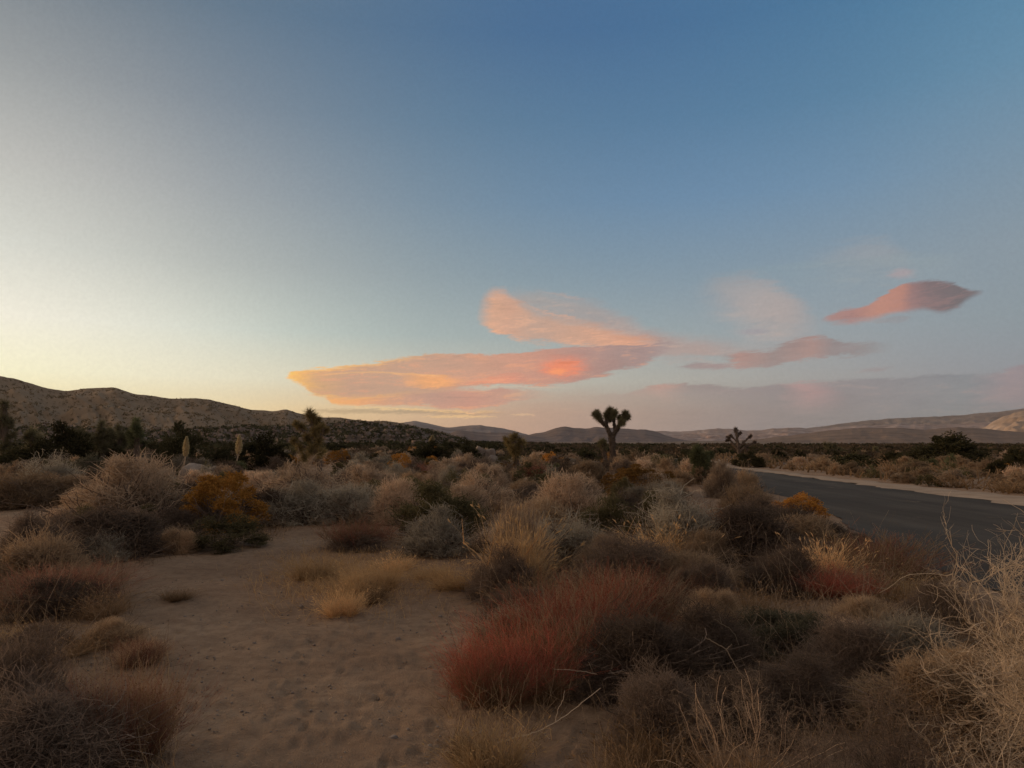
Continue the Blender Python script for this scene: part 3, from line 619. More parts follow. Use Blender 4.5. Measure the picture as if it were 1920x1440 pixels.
def grass_tuft(n, rng, tw=.0035, seeds=True, lean=.5, K=6):
    mb = MB(); th = rng.uniform(0, 2 * math.pi, n); q = rng.random(n)
    nc = 11; ci = rng.integers(0, nc, n); ca = rng.uniform(0, 6.28, nc); cr = rng.random(nc) ** .5 * .32; ch = rng.uniform(.5, 1.05, nc)
    B = np.stack([np.cos(ca[ci]) * cr[ci] + np.cos(th) * q * .06, np.sin(ca[ci]) * cr[ci] + np.sin(th) * q * .06, np.zeros(n)], 1)
    D = np.stack([np.cos(th) * q * lean + B[:, 0] * .8, np.sin(th) * q * lean + B[:, 1] * .8, np.ones(n)], 1) + rng.normal(size=(n, 3)) * .2
    D /= np.linalg.norm(D, axis=1, keepdims=True); L = rng.uniform(.4, 1.05, n) * ch[ci]
    P = walk(B, D, L, K, .16, -.06, rng)
    mb.strands(P, np.linspace(tw, tw * .3, K)[None] * rng.uniform(.6, 1.2, (n, 1)), rng, 2)
    if seeds:
        m = n // 2; i = rng.integers(0, n, m); c = P[i, -1]; d = P[i, -1] - P[i, -2]; d /= np.linalg.norm(d, axis=1, keepdims=True)
        W = walk(c - d * .03, d, rng.uniform(.05, .10, m), 3, .15, -.1, rng)
        mb.strands(W, np.array([[tw * .6, tw * 1.9, tw * .5]]) * np.ones((m, 1)), rng, 2, rng.random(m) * .4 + .6)
    return mb
def head(mb, c, d, R, n, rng, w, tint=None, dead=False, L=1.0):
    """rosette of stiff blades round the end of a branch"""
    d = np.asarray(d, float); d /= np.linalg.norm(d)
    v = rng.normal(size=(n, 3)); v /= np.linalg.norm(v, axis=1, keepdims=True)
    if dead: v = v + -d * .9
    else: v = v + d * .55
    v /= np.linalg.norm(v, axis=1, keepdims=True)
    off = -d * (rng.random((n, 1)) * R * .8)
    W = walk(np.asarray(c) + off, v, R * L * rng.uniform(.75, 1.1, n), 3, .06, 0, rng)
    mb.strands(W, np.array([[w, w * .8, w * .1]]) * np.ones((n, 1)), rng, 2, rng.random(n))

PROTO = {}; EXTRA = {}
def proto(kind, v):
    key = (kind, v)
    if key in PROTO: return PROTO[key]
    rng = np.random.default_rng(abs(hash_(kind)) + v * 7)
    base, lod = kind.rsplit('_', 1)
    nn = {'near': 1.0, 'mid': .38, 'far': .085}[lod]; wk = {'near': 1.0, 'mid': 1.7, 'far': 4.2}[lod]
    N = lambda k: int(k * nn)
    sm = None
    if base in ('grey', 'sage', 'mauve', 'brown'):
        k = dict(grey=dict(lobes=24, lr=.15, tl=.17, up=.6, curl=.42), sage=dict(lobes=20, lr=.16, tl=.13, up=.5, curl=.4), mauve=dict(lobes=26, lr=.15, tl=.16, up=.3, curl=.5), brown=dict(lobes=22, lr=.15, tl=.20, up=.9, curl=.35))[base]
        mb = twig_shrub(N(17000), rng, tw=.0024 * wk, shell=.6, **k)
        if lod != 'far': twig_shrub(N(1500), rng, tw=.0026 * wk, shell=.3, lobes=30, lr=.2, tl=.26, up=.3, curl=.3, K=5, mb=mb)
        twig_shrub(N(1300), rng, tw=.0020 * wk, shell=.25, lobes=30, lr=.17, tl=.30, up=.5, curl=.22, K=6, mb=mb)
        sm = stems_mesh(38, rng, r=.011, L=.92, curl=.24, kids=7)
    elif base == 'olive' or base == 'green':
        mb = twig_shrub(N(15000), rng, lobes=34, lr=.13, tl=.09, tw=.0034 * wk, up=.5, shell=.55); sm = stems_mesh(30, rng)
    elif base in ('rabbit', 'rabbitdark'):
        mb = tuft_shrub(N(20000), rng, tw=.0034 * wk); sm = stems_mesh(40, rng, L=.8)
    elif base in ('red', 'redmauve'):
        mb = fan_shrub(N(950) if lod != 'far' else 220, rng, tw=.0018 * wk); sm = stems_mesh(20, rng, L=.45)
    elif base in ('straw', 'seedy'):
        mb = grass_tuft(N(900) if lod == 'near' else N(1100), rng, tw=.004 * wk)
    elif base == 'juniper':
        mb = MB(); P, D, i = lobed_points(N(26000), rng, 44, .12, 1.0, .5); D = D + rng.normal(size=D.shape) * .6; D /= np.linalg.norm(D, axis=1, keepdims=True)
        W = walk(P, D, .055 * rng.uniform(.5, 1.3, len(P)), 3, .3, .1, rng); mb.strands(W, np.array([[.004, .007, .003]]) * wk ** .8 * np.ones((len(P), 1)), rng, 2, rng.random(44)[i] * .6 + rng.random(len(P)) * .4)
        sm = stems_mesh(14, rng, r=.02, L=.5, kids=4)
    if base in ('red', 'redmauve') and lod != 'far':
        ex = fan_shrub(N(700), rng, tw=.0017 * wk, heads=True); EXTRA[key] = ex.mesh(base + '_dry_stems', M['brown' if v % 2 else 'seedy'])
    m = M[base]
    tw_me = mb.mesh(base + '_crown', m); st_me = sm.mesh(base + '_stems', M['wood']) if sm else None
    PROTO[key] = (tw_me, st_me); return PROTO[key]
def hash_(s):
    h = 7
    for ch in s: h = (h * 31 + ord(ch)) % 100003
    return h
NAMES = {'rabbitdark': ('rabbitbrush', 'shrub', 'flower_heads'), 'grey': ('dry_shrub', 'shrub', 'twigs'), 'sage': ('sagebrush', 'shrub', 'twigs'), 'mauve': ('blackbrush', 'shrub', 'twigs'), 'brown': ('dry_shrub', 'shrub', 'twigs'),
 'olive': ('creosote_bush', 'shrub', 'foliage'), 'green': ('creosote_bush', 'shrub', 'foliage'), 'rabbit': ('rabbitbrush', 'shrub', 'flower_heads'), 'red': ('buckwheat_plant', 'shrub', 'flower_stems'),
 'redmauve': ('buckwheat_plant', 'shrub', 'flower_stems'), 'straw': ('grass_tuft', 'grass tuft', 'blades'), 'seedy': ('grass_tuft', 'grass tuft', 'blades'), 'juniper': ('juniper_tree', 'tree', 'crown')}
OCC = []
_vc = {}
def plant(base, x, y, w, h, label, group=None, rz=None, parts=None, lod=None, boost=False):
    d = math.hypot(x, y); lod = lod or ('near' if d < 9.5 else 'mid' if d < 26 else 'far')
    _vc[base] = _vc.get(base, 0) + 1
    tw_me, st_me = proto(base + '_' + lod, _vc[base] % (3 if lod != 'far' else 4))
    nm, cat, part = NAMES[base]
    z = ghf(x, y) - .01
    rz = random.uniform(0, 6.28) if rz is None else rz
    if base not in ('juniper', 'rabbit', 'rabbitdark', 'straw', 'seedy') and boost: h *= 1.12
    w0 = w; w = w * random.uniform(.9, 1.12); tilt = (random.uniform(-.1, .1), random.uniform(-.1, .1)); wy = w0 * random.uniform(.82, 1.15)
    if base == 'juniper': h *= 1.12
    if st_me is None or (lod == 'far' and parts is not True):
        o = link(nm, tw_me, None, (x, y, z)); o.rotation_euler = (*tilt, rz); o.scale = (w, wy, h)
    else:
        o = empty(nm, (x, y, z), rz, (w, wy, h)); o.rotation_euler = (*tilt, rz); link(part, tw_me, o)
        if (base + '_' + lod, _vc[base] % (3 if lod != 'far' else 4)) in EXTRA: link('dry_stems', EXTRA[(base + '_' + lod, _vc[base] % 3)], o)
        link('stems' if cat == 'shrub' else 'trunk', st_me, o)
    tag(o, label, cat, group); OCC.append((x, y, w * .5)); return o
def plantpx(base, px, by, wpx, ty, label, group=None, **k):
    x, y = at(px, by); d = y
    w = wpx / F * y * 1.0
    # centre sits half a width behind its front edge
    x2 = x * (y + w * .35) / y; y2 = y + w * .35
    h = ztop(px, ty, x2, y2) - ghf(x2, y2)
    return plant(base, x2, y2, w * 1.06, max(h, .08), label, group, boost=True, **k)

# ------------------------------------------------------------------ bare and curly twigs, branches
def rayp(px, py, y):
    d = ray(px, py); return np.array([d.x / d.y * y, y, CAMH + d.z / d.y * y])
def curly(label, x, y, w, h, n, mat, name='dry_shrub', seed=1, r=.0024, curl=.30, kids=7, fine=9, group=None, up=.02, rise=1.0, dense=0):
    rng = np.random.default_rng(seed); root = empty(name, (x, y, ghf(x, y)), 0); mb = MB(); st = MB()
    th = rng.uniform(0, 2 * math.pi, n); q = rng.random(n) ** .7
    D = np.stack([np.cos(th) * q * w / h * .8, np.sin(th) * q * w / h * .8, np.full(n, rise)], 1); D /= np.linalg.norm(D, axis=1, keepdims=True)
    B = np.stack([np.cos(th) * q * .12 * w, np.sin(th) * q * .12 * w, np.zeros(n)], 1)
    K = 16; P = walk(B, D, h * rng.uniform(.6, 1.05, n), K, curl * .45, up, rng); P[..., 2] = np.maximum(P[..., 2], .01)
    st.strands(P, np.linspace(r * 1.9, r * .7, K)[None] * np.ones((n, 1)), rng, 3, rng.random(n))
    m = n * kids; i = rng.integers(0, n, m); k = rng.integers(3, K - 1, m); B2 = P[i, k]; D2 = P[i, k + 1] - P[i, k]; D2 /= np.linalg.norm(D2, axis=1, keepdims=True); D2 = D2 + rng.normal(size=D2.shape) * .75
    K2 = 12; P2 = walk(B2, D2, h * rng.uniform(.12, .38, m), K2, curl, up, rng); P2[..., 2] = np.maximum(P2[..., 2], .01)
    mb.strands(P2, np.linspace(r * .9, r * .4, K2)[None] * np.ones((m, 1)), rng, 3, rng.random(m))
    m3 = m * fine; i = rng.integers(0, m, m3); k = rng.integers(1, K2 - 1, m3); B3 = P2[i, k]; D3 = P2[i, k + 1] - P2[i, k]; D3 /= np.linalg.norm(D3, axis=1, keepdims=True); D3 = D3 + rng.normal(size=D3.shape) * .8
    P3 = walk(B3, D3, h * rng.uniform(.04, .13, m3), 6, curl * 1.1, up, rng); P3[..., 2] = np.maximum(P3[..., 2], .008)
    mb.strands(P3, np.linspace(r * .55, r * .25, 6)[None] * np.ones((m3, 1)), rng, 2, rng.random(m3))
    link('stems', st.mesh('stems', mat), root); link('twigs', mb.mesh('twigs', mat), root)
    tag(root, label, 'shrub', group); OCC.append((x, y, w * .45)); return root
def curlypx(label, px, by, wpx, ty, n, mat, **k):
    x, y = at(px, by); w = wpx / F * y; return curly(label, x, y, w, ztop(px, ty, x, y) - ghf(x, y), n, mat, **k)

# foreground right: bleached curly shrub at the edge and its lower neighbours
curlypx('tall bleached shrub of curling pale twigs at the right edge beside the road', 2095, 1570, 220, 985, 85, M['pale'], seed=4, r=.0020, curl=.27, kids=12, fine=11, rise=1.7)
curlypx('low brown shrub of arching bare twigs left of the tall bleached shrub', 1700, 1530, 200, 1275, 40, M['mauve'], seed=8, r=.0014, curl=.32, kids=9, fine=9)
curlypx('small pale curly shrub in the bottom right corner under the tall bleached shrub', 1890, 1640, 120, 1280, 18, M['pale'], seed=18, r=.0015, curl=.33, kids=8, fine=8)
curlypx('grey twiggy shrub with long looping pale twigs right of the bare sand patch', 1390, 1500, 240, 1260, 34, M['grey'], seed=28, r=.0013, curl=.30, kids=9, fine=8)
curlypx('brown bare-twigged shrub between the grey looping shrub and the brown arching one', 1545, 1580, 220, 1325, 34, M['mauve'], seed=38, r=.0013, curl=.3, kids=8, fine=8)

def branch(name, label, pts, subs, r, mat, yb, yv=0.0, cat='branch'):
    """a thin fallen or standing branch through photo points at distance yb"""
    mb = MB(); rng = np.random.default_rng(len(label))
    def line(pp, r0, r1, y0, y1):
        P = np.array([rayp(px, py, y0 + (y1 - y0) * i / max(1, len(pp) - 1)) for i, (px, py) in enumerate(pp)])
        t = np.linspace(0, len(pp) - 1, len(pp) * 4); Q = np.stack([np.interp(t, range(len(pp)), P[:, j]) for j in range(3)], 1)
        Q = Q + rng.normal(size=Q.shape) * .0016; mb.strands(Q[None], np.linspace(r0, r1, len(Q))[None], rng, 5)
    line(pts, r, r * .4, yb, yb + yv)
    for s, t in subs: line(s, r * .55, r * .25, yb + yv * t, yb + yv * t + .02)
    o = link(name, mb.mesh(name, mat, True)); tag(o, label, cat); return o
branch('fallen_branch', 'forked bleached dead branch lying over the sand at the bottom centre', [(930,1394),(962,1384),(985,1379),(1012,1370),(1040,1355),(1066,1338),(1095,1314),(1127,1290)],
  [([(985,1379),(996,1388),(1010,1394)], .25), ([(1012,1370),(1022,1378),(1032,1386)], .4), ([(1040,1354),(1046,1330),(1056,1312),(1058,1295)], .5), ([(962,1384),(972,1402),(990,1416),(1002,1422)], .15), ([(930,1394),(920,1404),(905,1412)], 0), ([(962,1384),(975,1370),(982,1362)], .15)],
  .0040, M['pale'], 3.95, .25)
branch('bare_twig', 'long pale crooked twig arching down over the dark twiggy shrub right of centre', [(1324,1196),(1340,1206),(1362,1217),(1374,1240),(1386,1262),(1403,1272),(1417,1290),(1424,1312)], [([(1362,1217),(1372,1208)], .4), ([(1403,1272),(1392,1286)], .7)], .0032, M['pale'], 4.2, .1)
branch('bare_twig', 'short wavy pale twig above the long crooked one right of centre', [(1338,1160),(1352,1170),(1368,1178),(1378,1190),(1385,1210)], [([(1352,1170),(1350,1150)], .3)], .0026, M['pale'], 4.6, .1)
branch('bare_twig', 'thin forked pale twig pointing left from the dark shrub above the fallen branch', [(1118,1264),(1094,1259),(1066,1256),(1038,1255)], [([(1112,1262),(1108,1250),(1102,1240)], .1)], .0022, M['pale'], 4.5, -.1)

# ------------------------------------------------------------------ the plants one can tell apart (photo: centre x, base y, width, top y)
P_ = plantpx
P_('grey', 252, 1000, 250, 858, 'big pale grey dome-shaped shrub left of the ochre rabbitbrush')
P_('mauve', 205, 1052, 260, 938, 'dark purplish brush in front of the big pale grey shrub, beside the sand path')
P_('mauve', 110, 1040, 120, 965, 'small dark shrub between the left sand patch and the dark purplish brush')
P_('rabbit', 415, 1005, 160, 880, 'large rounded ochre rabbitbrush on the left of the sand path', parts=True)
P_('olive', 418, 1038, 190, 968, 'low olive bush at the foot of the large ochre rabbitbrush')
P_('brown', 335, 1040, 70, 985, 'short tan tuft of brush between the dark purplish brush and the low olive bush')
P_('brown', 45, 955, 180, 878, 'orange-brown dry brush at the left edge above the sand patch')
P_('brown', 135, 948, 90, 896, 'orange-brown brush between the left edge and the big pale grey shrub')
P_('redmauve', 95, 1150, 215, 1052, 'dark shrub with dull red tips at the left edge beside the path')
P_('mauve', 110, 1160, 190, 1085, 'low dark brush under the dull red tipped shrub at the left edge')
P_('mauve', 60, 1540, 400, 1262, 'big dark brush filling the bottom left corner')
P_('redmauve', 235, 1460, 190, 1235, 'dark red stemmed buckwheat at the bottom left beside the sand')
P_('mauve', 30, 1440, 200, 1200, 'dull dark brush at the left edge above the bottom corner')
P_('seedy', 165, 1500, 110, 1378, 'small mustard brown tuft in the dark brush at the bottom left')
P_('seedy', 210, 1165, 110, 1085, 'sparse seeding grass right of the dull red tipped shrub')
P_('straw', 30, 1230, 120, 1165, 'thin pale grass at the left edge below the dull red tipped shrub')
P_('grey', 575, 965, 170, 868, 'pale tan fluffy shrub behind the sand path, right of the rabbitbrush')
P_('sage', 560, 985, 170, 905, 'smoky grey shrub at the far end of the sand path')
P_('sage', 655, 985, 150, 900, 'grey shrub with a whitish crown right of the far end of the path')
P_('mauve', 640, 945, 70, 898, 'little dark shrub among the pale ones behind the path')
P_('grey', 690, 945, 130, 872, 'pale fluffy shrub behind the whitish grey one')
P_('mauve', 500, 985, 110, 905, 'grey mauve shrub touching the right side of the large ochre rabbitbrush')
P_('redmauve', 668, 1033, 130, 962, 'rusty pink buckwheat at the head of the sand clearing')
P_('mauve', 668, 1038, 110, 1000, 'low dark tangle under the rusty pink buckwheat')
P_('olive', 820, 1022, 190, 905, 'large dark olive bush in the middle, right of the pink buckwheat')
P_('grey', 745, 985, 110, 900, 'tan shrub behind the large dark olive bush on its left')
P_('grey', 905, 960, 130, 885, 'tan shrub behind the large dark olive bush on its right')
P_('rabbitdark', 842, 912, 78, 878, 'small dark ochre rabbitbrush in front of the far juniper bushes', parts=True)
P_('rabbitdark', 797, 897, 36, 882, 'tiny ochre rabbitbrush left of the small dark one')
P_('grey', 965, 1090, 130, 935, 'pale straw brush behind the tall golden grass clump')
P_('straw', 965, 1130, 150, 925, 'tall golden grass clump with long leaning stalks in the centre')
P_('mauve', 950, 1135, 140, 1035, 'dark tangle of twigs at the foot of the tall golden grass')
P_('straw', 860, 1112, 110, 1042, 'short golden grass left of the tall golden clump')
P_('straw', 805, 1090, 60, 1050, 'little golden tuft at the left end of the short golden grass')
for q, (px, by, w, ty, lb) in enumerate([(590,1095,90,1040,'golden grass tuft at the upper left of the sand clearing'), (655,1120,90,1048,'golden grass tuft in the middle of the sand clearing'), (640,1160,80,1095,'orange gold grass tuft lowest in the sand clearing'),
    (715,1110,80,1050,'golden grass tuft at the right of the grassy patch in the clearing'), (700,1135,60,1095,'short straw tuft under the right side of the grassy patch'), (745,1075,80,1030,'straw tuft just below the large dark olive bush')]):
    P_('straw' if q != 4 else 'seedy', px, by, w, ty - 6, lb)
P_('red', 1085, 1275, 260, 1075, 'big rust red buckwheat in the centre foreground')
P_('red', 985, 1310, 200, 1140, 'rust red buckwheat spreading left over the sand')
P_('red', 915, 1335, 140, 1195, 'smaller red buckwheat closest to the bare sand')
P_('redmauve', 1190, 1190, 200, 1055, 'dull red brush behind the big rust red buckwheat on its right')
P_('mauve', 1215, 1330, 300, 1140, 'dark twiggy shrub right of the rust red buckwheat')
P_('mauve', 1130, 1320, 130, 1225, 'dark low shrub between the red buckwheat and the sand pocket')
P_('mauve', 1330, 1290, 240, 1140, 'dark grey shrub behind the looping pale twigs')
P_('seedy', 1240, 1480, 170, 1325, 'brown seeding grass in front of the dark twiggy shrub')
P_('seedy', 1370, 1560, 190, 1375, 'brown seeding grass at the bottom right of centre')
P_('seedy', 1160, 1560, 130, 1385, 'short rusty grass at the bottom edge right of the fallen branch')
P_('straw', 925, 1470, 150, 1325, 'dry tuft with curled blades at the root of the fallen branch')
P_('seedy', 880, 1440, 80, 1350, 'short straw tuft left of the dry curled tuft')
P_('sage', 1060, 1065, 190, 960, 'grey green shrub right of the tall golden grass')
P_('olive', 1150, 1035, 150, 930, 'olive grey shrub behind the rust red buckwheat')
P_('grey', 1065, 985, 130, 890, 'pale golden shrub upright behind the grey green one')
P_('mauve', 1075, 955, 90, 890, 'dark brown shrub left below the tall joshua tree')
P_('sage', 1270, 1060, 220, 925, 'wide smoky grey shrub in the middle right')
P_('mauve', 1180, 1120, 200, 1010, 'shadowy dark shrub below the olive grey one')
P_('brown', 1300, 1120, 180, 1030, 'orange-brown brush below the wide smoky grey shrub')
P_('mauve', 1400, 1065, 190, 945, 'brown mauve shrub between the smoky grey one and the road')
P_('brown', 1400, 985, 110, 900, 'soft tan shrub beside the near edge of the road')
P_('redmauve', 1335, 1000, 90, 950, 'small dark red brush right of the wide smoky grey shrub')
P_('brown', 1505, 1055, 180, 972, 'yellow brown shrub at the roadside under the ochre crown')
P_('rabbit', 1497, 1000, 115, 917, 'bright ochre rabbitbrush by the near edge of the road', parts=True)
P_('mauve', 1495, 1075, 160, 1000, 'dark shrub in front of the roadside rabbitbrush')
P_('redmauve', 1655, 1085, 210, 1000, 'mauve red brush along the near edge of the road')
P_('red', 1570, 1125, 170, 1048, 'dull orange red buckwheat right of centre behind the green brush')
P_('straw', 1690, 1135, 150, 1068, 'yellowish grass below the mauve red roadside brush')
P_('seedy', 1420, 1180, 180, 1085, 'tan brown grass right of the dull red brush')
P_('green', 1480, 1245, 220, 1135, 'dull green brush in the right foreground')
P_('sage', 1700, 1300, 210, 1150, 'dark slate grey shrub left of the tall bleached one')
P_('mauve', 1600, 1300, 200, 1165, 'dark brown shrub between the green brush and the slate grey one')
P_('mauve', 1500, 1370, 200, 1235, 'dark tangle below the dull green brush')
P_('mauve', 1250, 1430, 220, 1245, 'brown grey twiggy brush behind the brown seeding grass')
P_('mauve', 1390, 1410, 190, 1270, 'dark brush under the looping twigs right of centre')
P_('brown', 1620, 1200, 170, 1120, 'tan brush in the gap below the dull orange red buckwheat')
P_('grey', 1590, 1240, 150, 1160, 'greyish brush between the dull green brush and the slate grey shrub')
P_('mauve', 1720, 1220, 130, 1140, 'dark low brush behind the slate grey shrub')
P_('brown', 1340, 1205, 150, 1110, 'brown brush above the looping pale twigs')
P_('mauve', 1760, 1190, 120, 1090, 'dark brush at the roadside left of the tall bleached shrub')
P_('rabbitdark', 1200, 932, 112, 868, 'dark ochre rabbitbrush in front of the tall joshua tree on its right', parts=True)
P_('rabbitdark', 1148, 925, 60, 884, 'small ochre rabbitbrush right under the tall joshua tree')
P_('rabbitdark', 1245, 925, 60, 880, 'brownish rabbitbrush at the right end of the dark ochre group')
P_('grey', 1355, 935, 76, 864, 'rounded olive tan shrub where the road begins')
P_('brown', 1100, 920, 110, 868, 'orange tan brush left of the tall joshua tree trunk')
P_('rabbitdark', 948, 892, 60, 866, 'ochre rabbitbrush at the foot of the small clustered joshua tree')
P_('mauve', 1345, 1100, 130, 1040, 'low dark brush between the brown mauve shrub and the orange-brown one')

P_('grey', 1290, 905, 60, 860, 'pale brown shrub left of the upright dark yucca by the road end')
P_('brown', 1245, 900, 60, 858, 'tan shrub behind the brownish rabbitbrush right of the tall joshua tree')
P_('grey', 1205, 893, 60, 856, 'pale shrub behind the dark ochre rabbitbrush')
P_('brown', 1395, 925, 60, 876, 'soft orange tan shrub at the corner where the road appears')
P_('mauve', 1165, 892, 50, 858, 'dark shrub just right of the tall joshua tree trunk')
for q_, (xx_, yy_, w_, h_) in enumerate([(7.0, 27.0, 1.5, .95), (7.1, 30.5, 1.7, 1.0), (6.9, 34.0, 1.9, 1.05), (6.8, 38.0, 2.2, 1.1), (6.9, 42.0, 2.2, 1.15), (7.6, 46.5, 2.6, 1.2)]):
    plant(['brown', 'grey', 'olive', 'grey', 'brown', 'juniper'][q_], xx_, yy_, w_, h_, ['orange tan shrub on the near road edge just before the road disappears', 'pale shrub on the near road edge one behind the orange tan one', 'olive bush on the near road edge where the road disappears', 'pale far shrub at the vanishing near edge of the road', 'tan far shrub at the vanishing near edge of the road', 'dark bush closing off the far end of the road'][q_])
P_('seedy', 130, 1245, 200, 1180, 'low brown grass across the near left, below the dull red tipped shrub')
P_('mauve', 60, 1235, 150, 1175, 'low dark brush at the left edge behind the low brown grass')
P_('redmauve', 262, 1250, 80, 1190, 'small dull red sprig at the left rim of the sand path')
P_('brown', 215, 1215, 110, 1160, 'sparse tan brush left of the sand path under the seeding grass')
P_('seedy', 330, 1130, 60, 1095, 'thin seeding tuft standing out on the left of the sand path')
P_('red', 1190, 1180, 150, 1068, 'dusty red buckwheat behind and right of the big rust red one')
P_('seedy', 1130, 1230, 130, 1120, 'brown grass growing through the right side of the big rust red buckwheat')
P_('seedy', 1010, 1330, 90, 1215, 'brown grass poking through the red buckwheat near the fallen branch')
# long leaning grass stalks in the centre
for q, (pts, yb) in enumerate([([(905,1050),(912,1010),(922,970),(936,940)], 7.3), ([(985,1040),(1003,1015),(1020,990),(1030,978)], 7.0), ([(915,1060),(925,1015),(940,975),(958,948)], 7.5), ([(870,1020),(868,995),(866,972)], 7.7),
    ([(1172,1010),(1180,990),(1192,968)], 8.3), ([(1186,1005),(1194,985),(1202,972)], 8.4)]):
    o = branch('grass_stalk', ['long pale grass stalk leaning right, leftmost above the golden clump', 'pale grass stalk slanting right beside the golden clump', 'long pale grass stalk second from the left above the golden clump', 'short upright straw stalk in front of the large olive bush',
        'pale stalk rising from the shrub left of the smoky grey one', 'slightly shorter pale stalk right of the one beside the smoky grey shrub'][q], pts, [], .0042, M['straw'], yb, .15, 'grass stalk')

# ------------------------------------------------------------------ joshua trees
def tube(mb, P, r, rng, sides=9, lump=.12):
    P = np.asarray(P, float); t = np.linspace(0, len(P) - 1, (len(P) - 1) * 6 + 1)
    Q = np.stack([np.interp(t, range(len(P)), P[:, j]) for j in range(3)], 1); rr_ = np.interp(t, range(len(P)), r)
    T = np.gradient(Q, axis=0); T /= np.linalg.norm(T, axis=1, keepdims=True)
    ref = np.array([0.1, 1, 0.05]); U = np.cross(T, ref); U /= np.linalg.norm(U, axis=1, keepdims=True); W = np.cross(T, U)
    a = np.linspace(0, 2 * math.pi, sides, endpoint=False)
    rad = rr_[:, None] * (1 + lump * rng.normal(size=(len(Q), sides)))
    V = Q[:, None] + (U[:, None] * np.cos(a)[None, :, None] + W[:, None] * np.sin(a)[None, :, None]) * rad[..., None]
    idx = np.arange(len(Q) * sides).reshape(len(Q), sides); idx = np.concatenate([idx, idx[:, :1]], 1)
    f = np.stack([idx[:-1, :-1], idx[:-1, 1:], idx[1:, 1:], idx[1:, :-1]], -1).reshape(-1, 4)
    mb.add(V, f, np.stack([rng.random((len(Q), sides)), np.full((len(Q), sides), .3)], -1)); return Q, rr_
def shag(mb, Q, r, rng, n, L, w):
    i = rng.integers(0, len(Q) - 1, n); T = Q[np.minimum(i + 1, len(Q) - 1)] - Q[i]; T /= np.linalg.norm(T, axis=1, keepdims=True) + 1e-9
    v = rng.normal(size=(n, 3)); v -= T * (v * T).sum(1, keepdims=True); v /= np.linalg.norm(v, axis=1, keepdims=True)
    B = Q[i] + (Q[np.minimum(i + 1, len(Q) - 1)] - Q[i]) * rng.random((n, 1)) + v * r[i][:, None]
    D = v * .8 - T * 1.0 + rng.normal(size=(n, 3)) * .25; D /= np.linalg.norm(D, axis=1, keepdims=True)
    P = walk(B, D, L * rng.uniform(.6, 1.2, n), 3, .1, -.05, rng); mb.strands(P, np.array([[w, w * .8, w * .2]]) * np.ones((n, 1)), rng, 2)
def joshua(name, label, bpx, bpy_, limbs, heads_, y, leaf='joshua', hn=420, seed=0, cat='joshua tree', group=None, shagn=260, w=.011, blade=1.0):
    """limbs: list of ([(px, py, depth offset)...], r0, r1); heads_: (px, py, depth, radius px, dirx, diry)"""
    rng = np.random.default_rng(100 + seed)
    b = rayp(bpx, bpy_, y); g = ghf(b[0], b[1]); b[2] = g
    root = empty(name, tuple(b)); px_m = y / F; tr = MB()
    for pts, r0, r1 in limbs:
        P = [rayp(p[0], p[1], y) + np.array([0, p[2], 0]) - b for p in pts]
        Q, rr_ = tube(tr, P, np.linspace(r0, r1, len(P)) * px_m, rng); shag(tr, Q, rr_, rng, shagn, .05 + 1.0 * px_m, w * 1.1)
    link('trunk', tr.mesh('trunk', M['shag']), root)
    for hx, hy, dz, R, dx, dy in heads_:
        mb = MB(); R = R * 1.1; c = rayp(hx, hy, y) + np.array([0, dz, 0]) - b; d = np.array([dx, rng.uniform(-.3, .3), dy])
        head(mb, c, d, R * px_m * 1.35 * blade, hn, rng, w); head(mb, c - d / np.linalg.norm(d) * R * px_m * .3, d, R * px_m * 1.1, hn // 3, rng, w, dead=True)
        link('leaf_head', mb.mesh('leaf_head', M[leaf]), root)
    tag(root, label, cat, group); OCC.append((b[0], b[1], .8)); return root
joshua('joshua_tree', 'tall lone joshua tree with a dark three-headed crown against the sky', 1147, 876,
  [([(1147,878,0),(1149,850,0),(1148,830,0),(1147,818,0)], 6.0, 6.2), ([(1147,822,0),(1141,808,0),(1137,798,.1),(1137,788,.1)], 4.2, 2.8), ([(1137,799,.1),(1130,793,0),(1122,785,-.1)], 2.8, 2.8), ([(1148,820,0),(1154,808,-.1),(1158,800,-.2),(1167,788,-.2)], 4.4, 2.8),
   ([(1157,806,-.1),(1161,799,.2)], 2.6, 2.2), ([(1137,792,.1),(1140,785,.2),(1143,776,.2)], 2.6, 2.8), ([(1154,808,0),(1152,797,.1),(1151,780,.1)], 2.8, 2.4)],
  [(1115,777,-.1,7.5,-.8,.4), (1122,782,.1,6.5,-.5,.6), (1119,773,.1,6,-.3,1), (1138,777,.2,7,-.4,1), (1144,769,.1,8,0,1), (1152,773,-.1,7.5,.3,1), (1145,780,.3,6.5,0,1), (1172,775,-.2,7.5,.3,1), (1177,782,0,7,.9,.2), (1167,789,-.3,7.5,.4,.5), (1163,781,.2,5,.1,1)], 43.0, hn=520, seed=1, w=.012)
joshua('joshua_tree', 'short dark joshua stem with one round head close against the tall joshua tree', 1133, 876,
  [([(1139,880,0),(1134,858,0),(1131,842,0),(1131,832,0)], 4, 4.5)], [(1130,828,0,8,-.2,1), (1126,832,.2,6,-.6,.6), (1133,840,0,6.5,0,-.6)], 42.0, seed=2, w=.012)
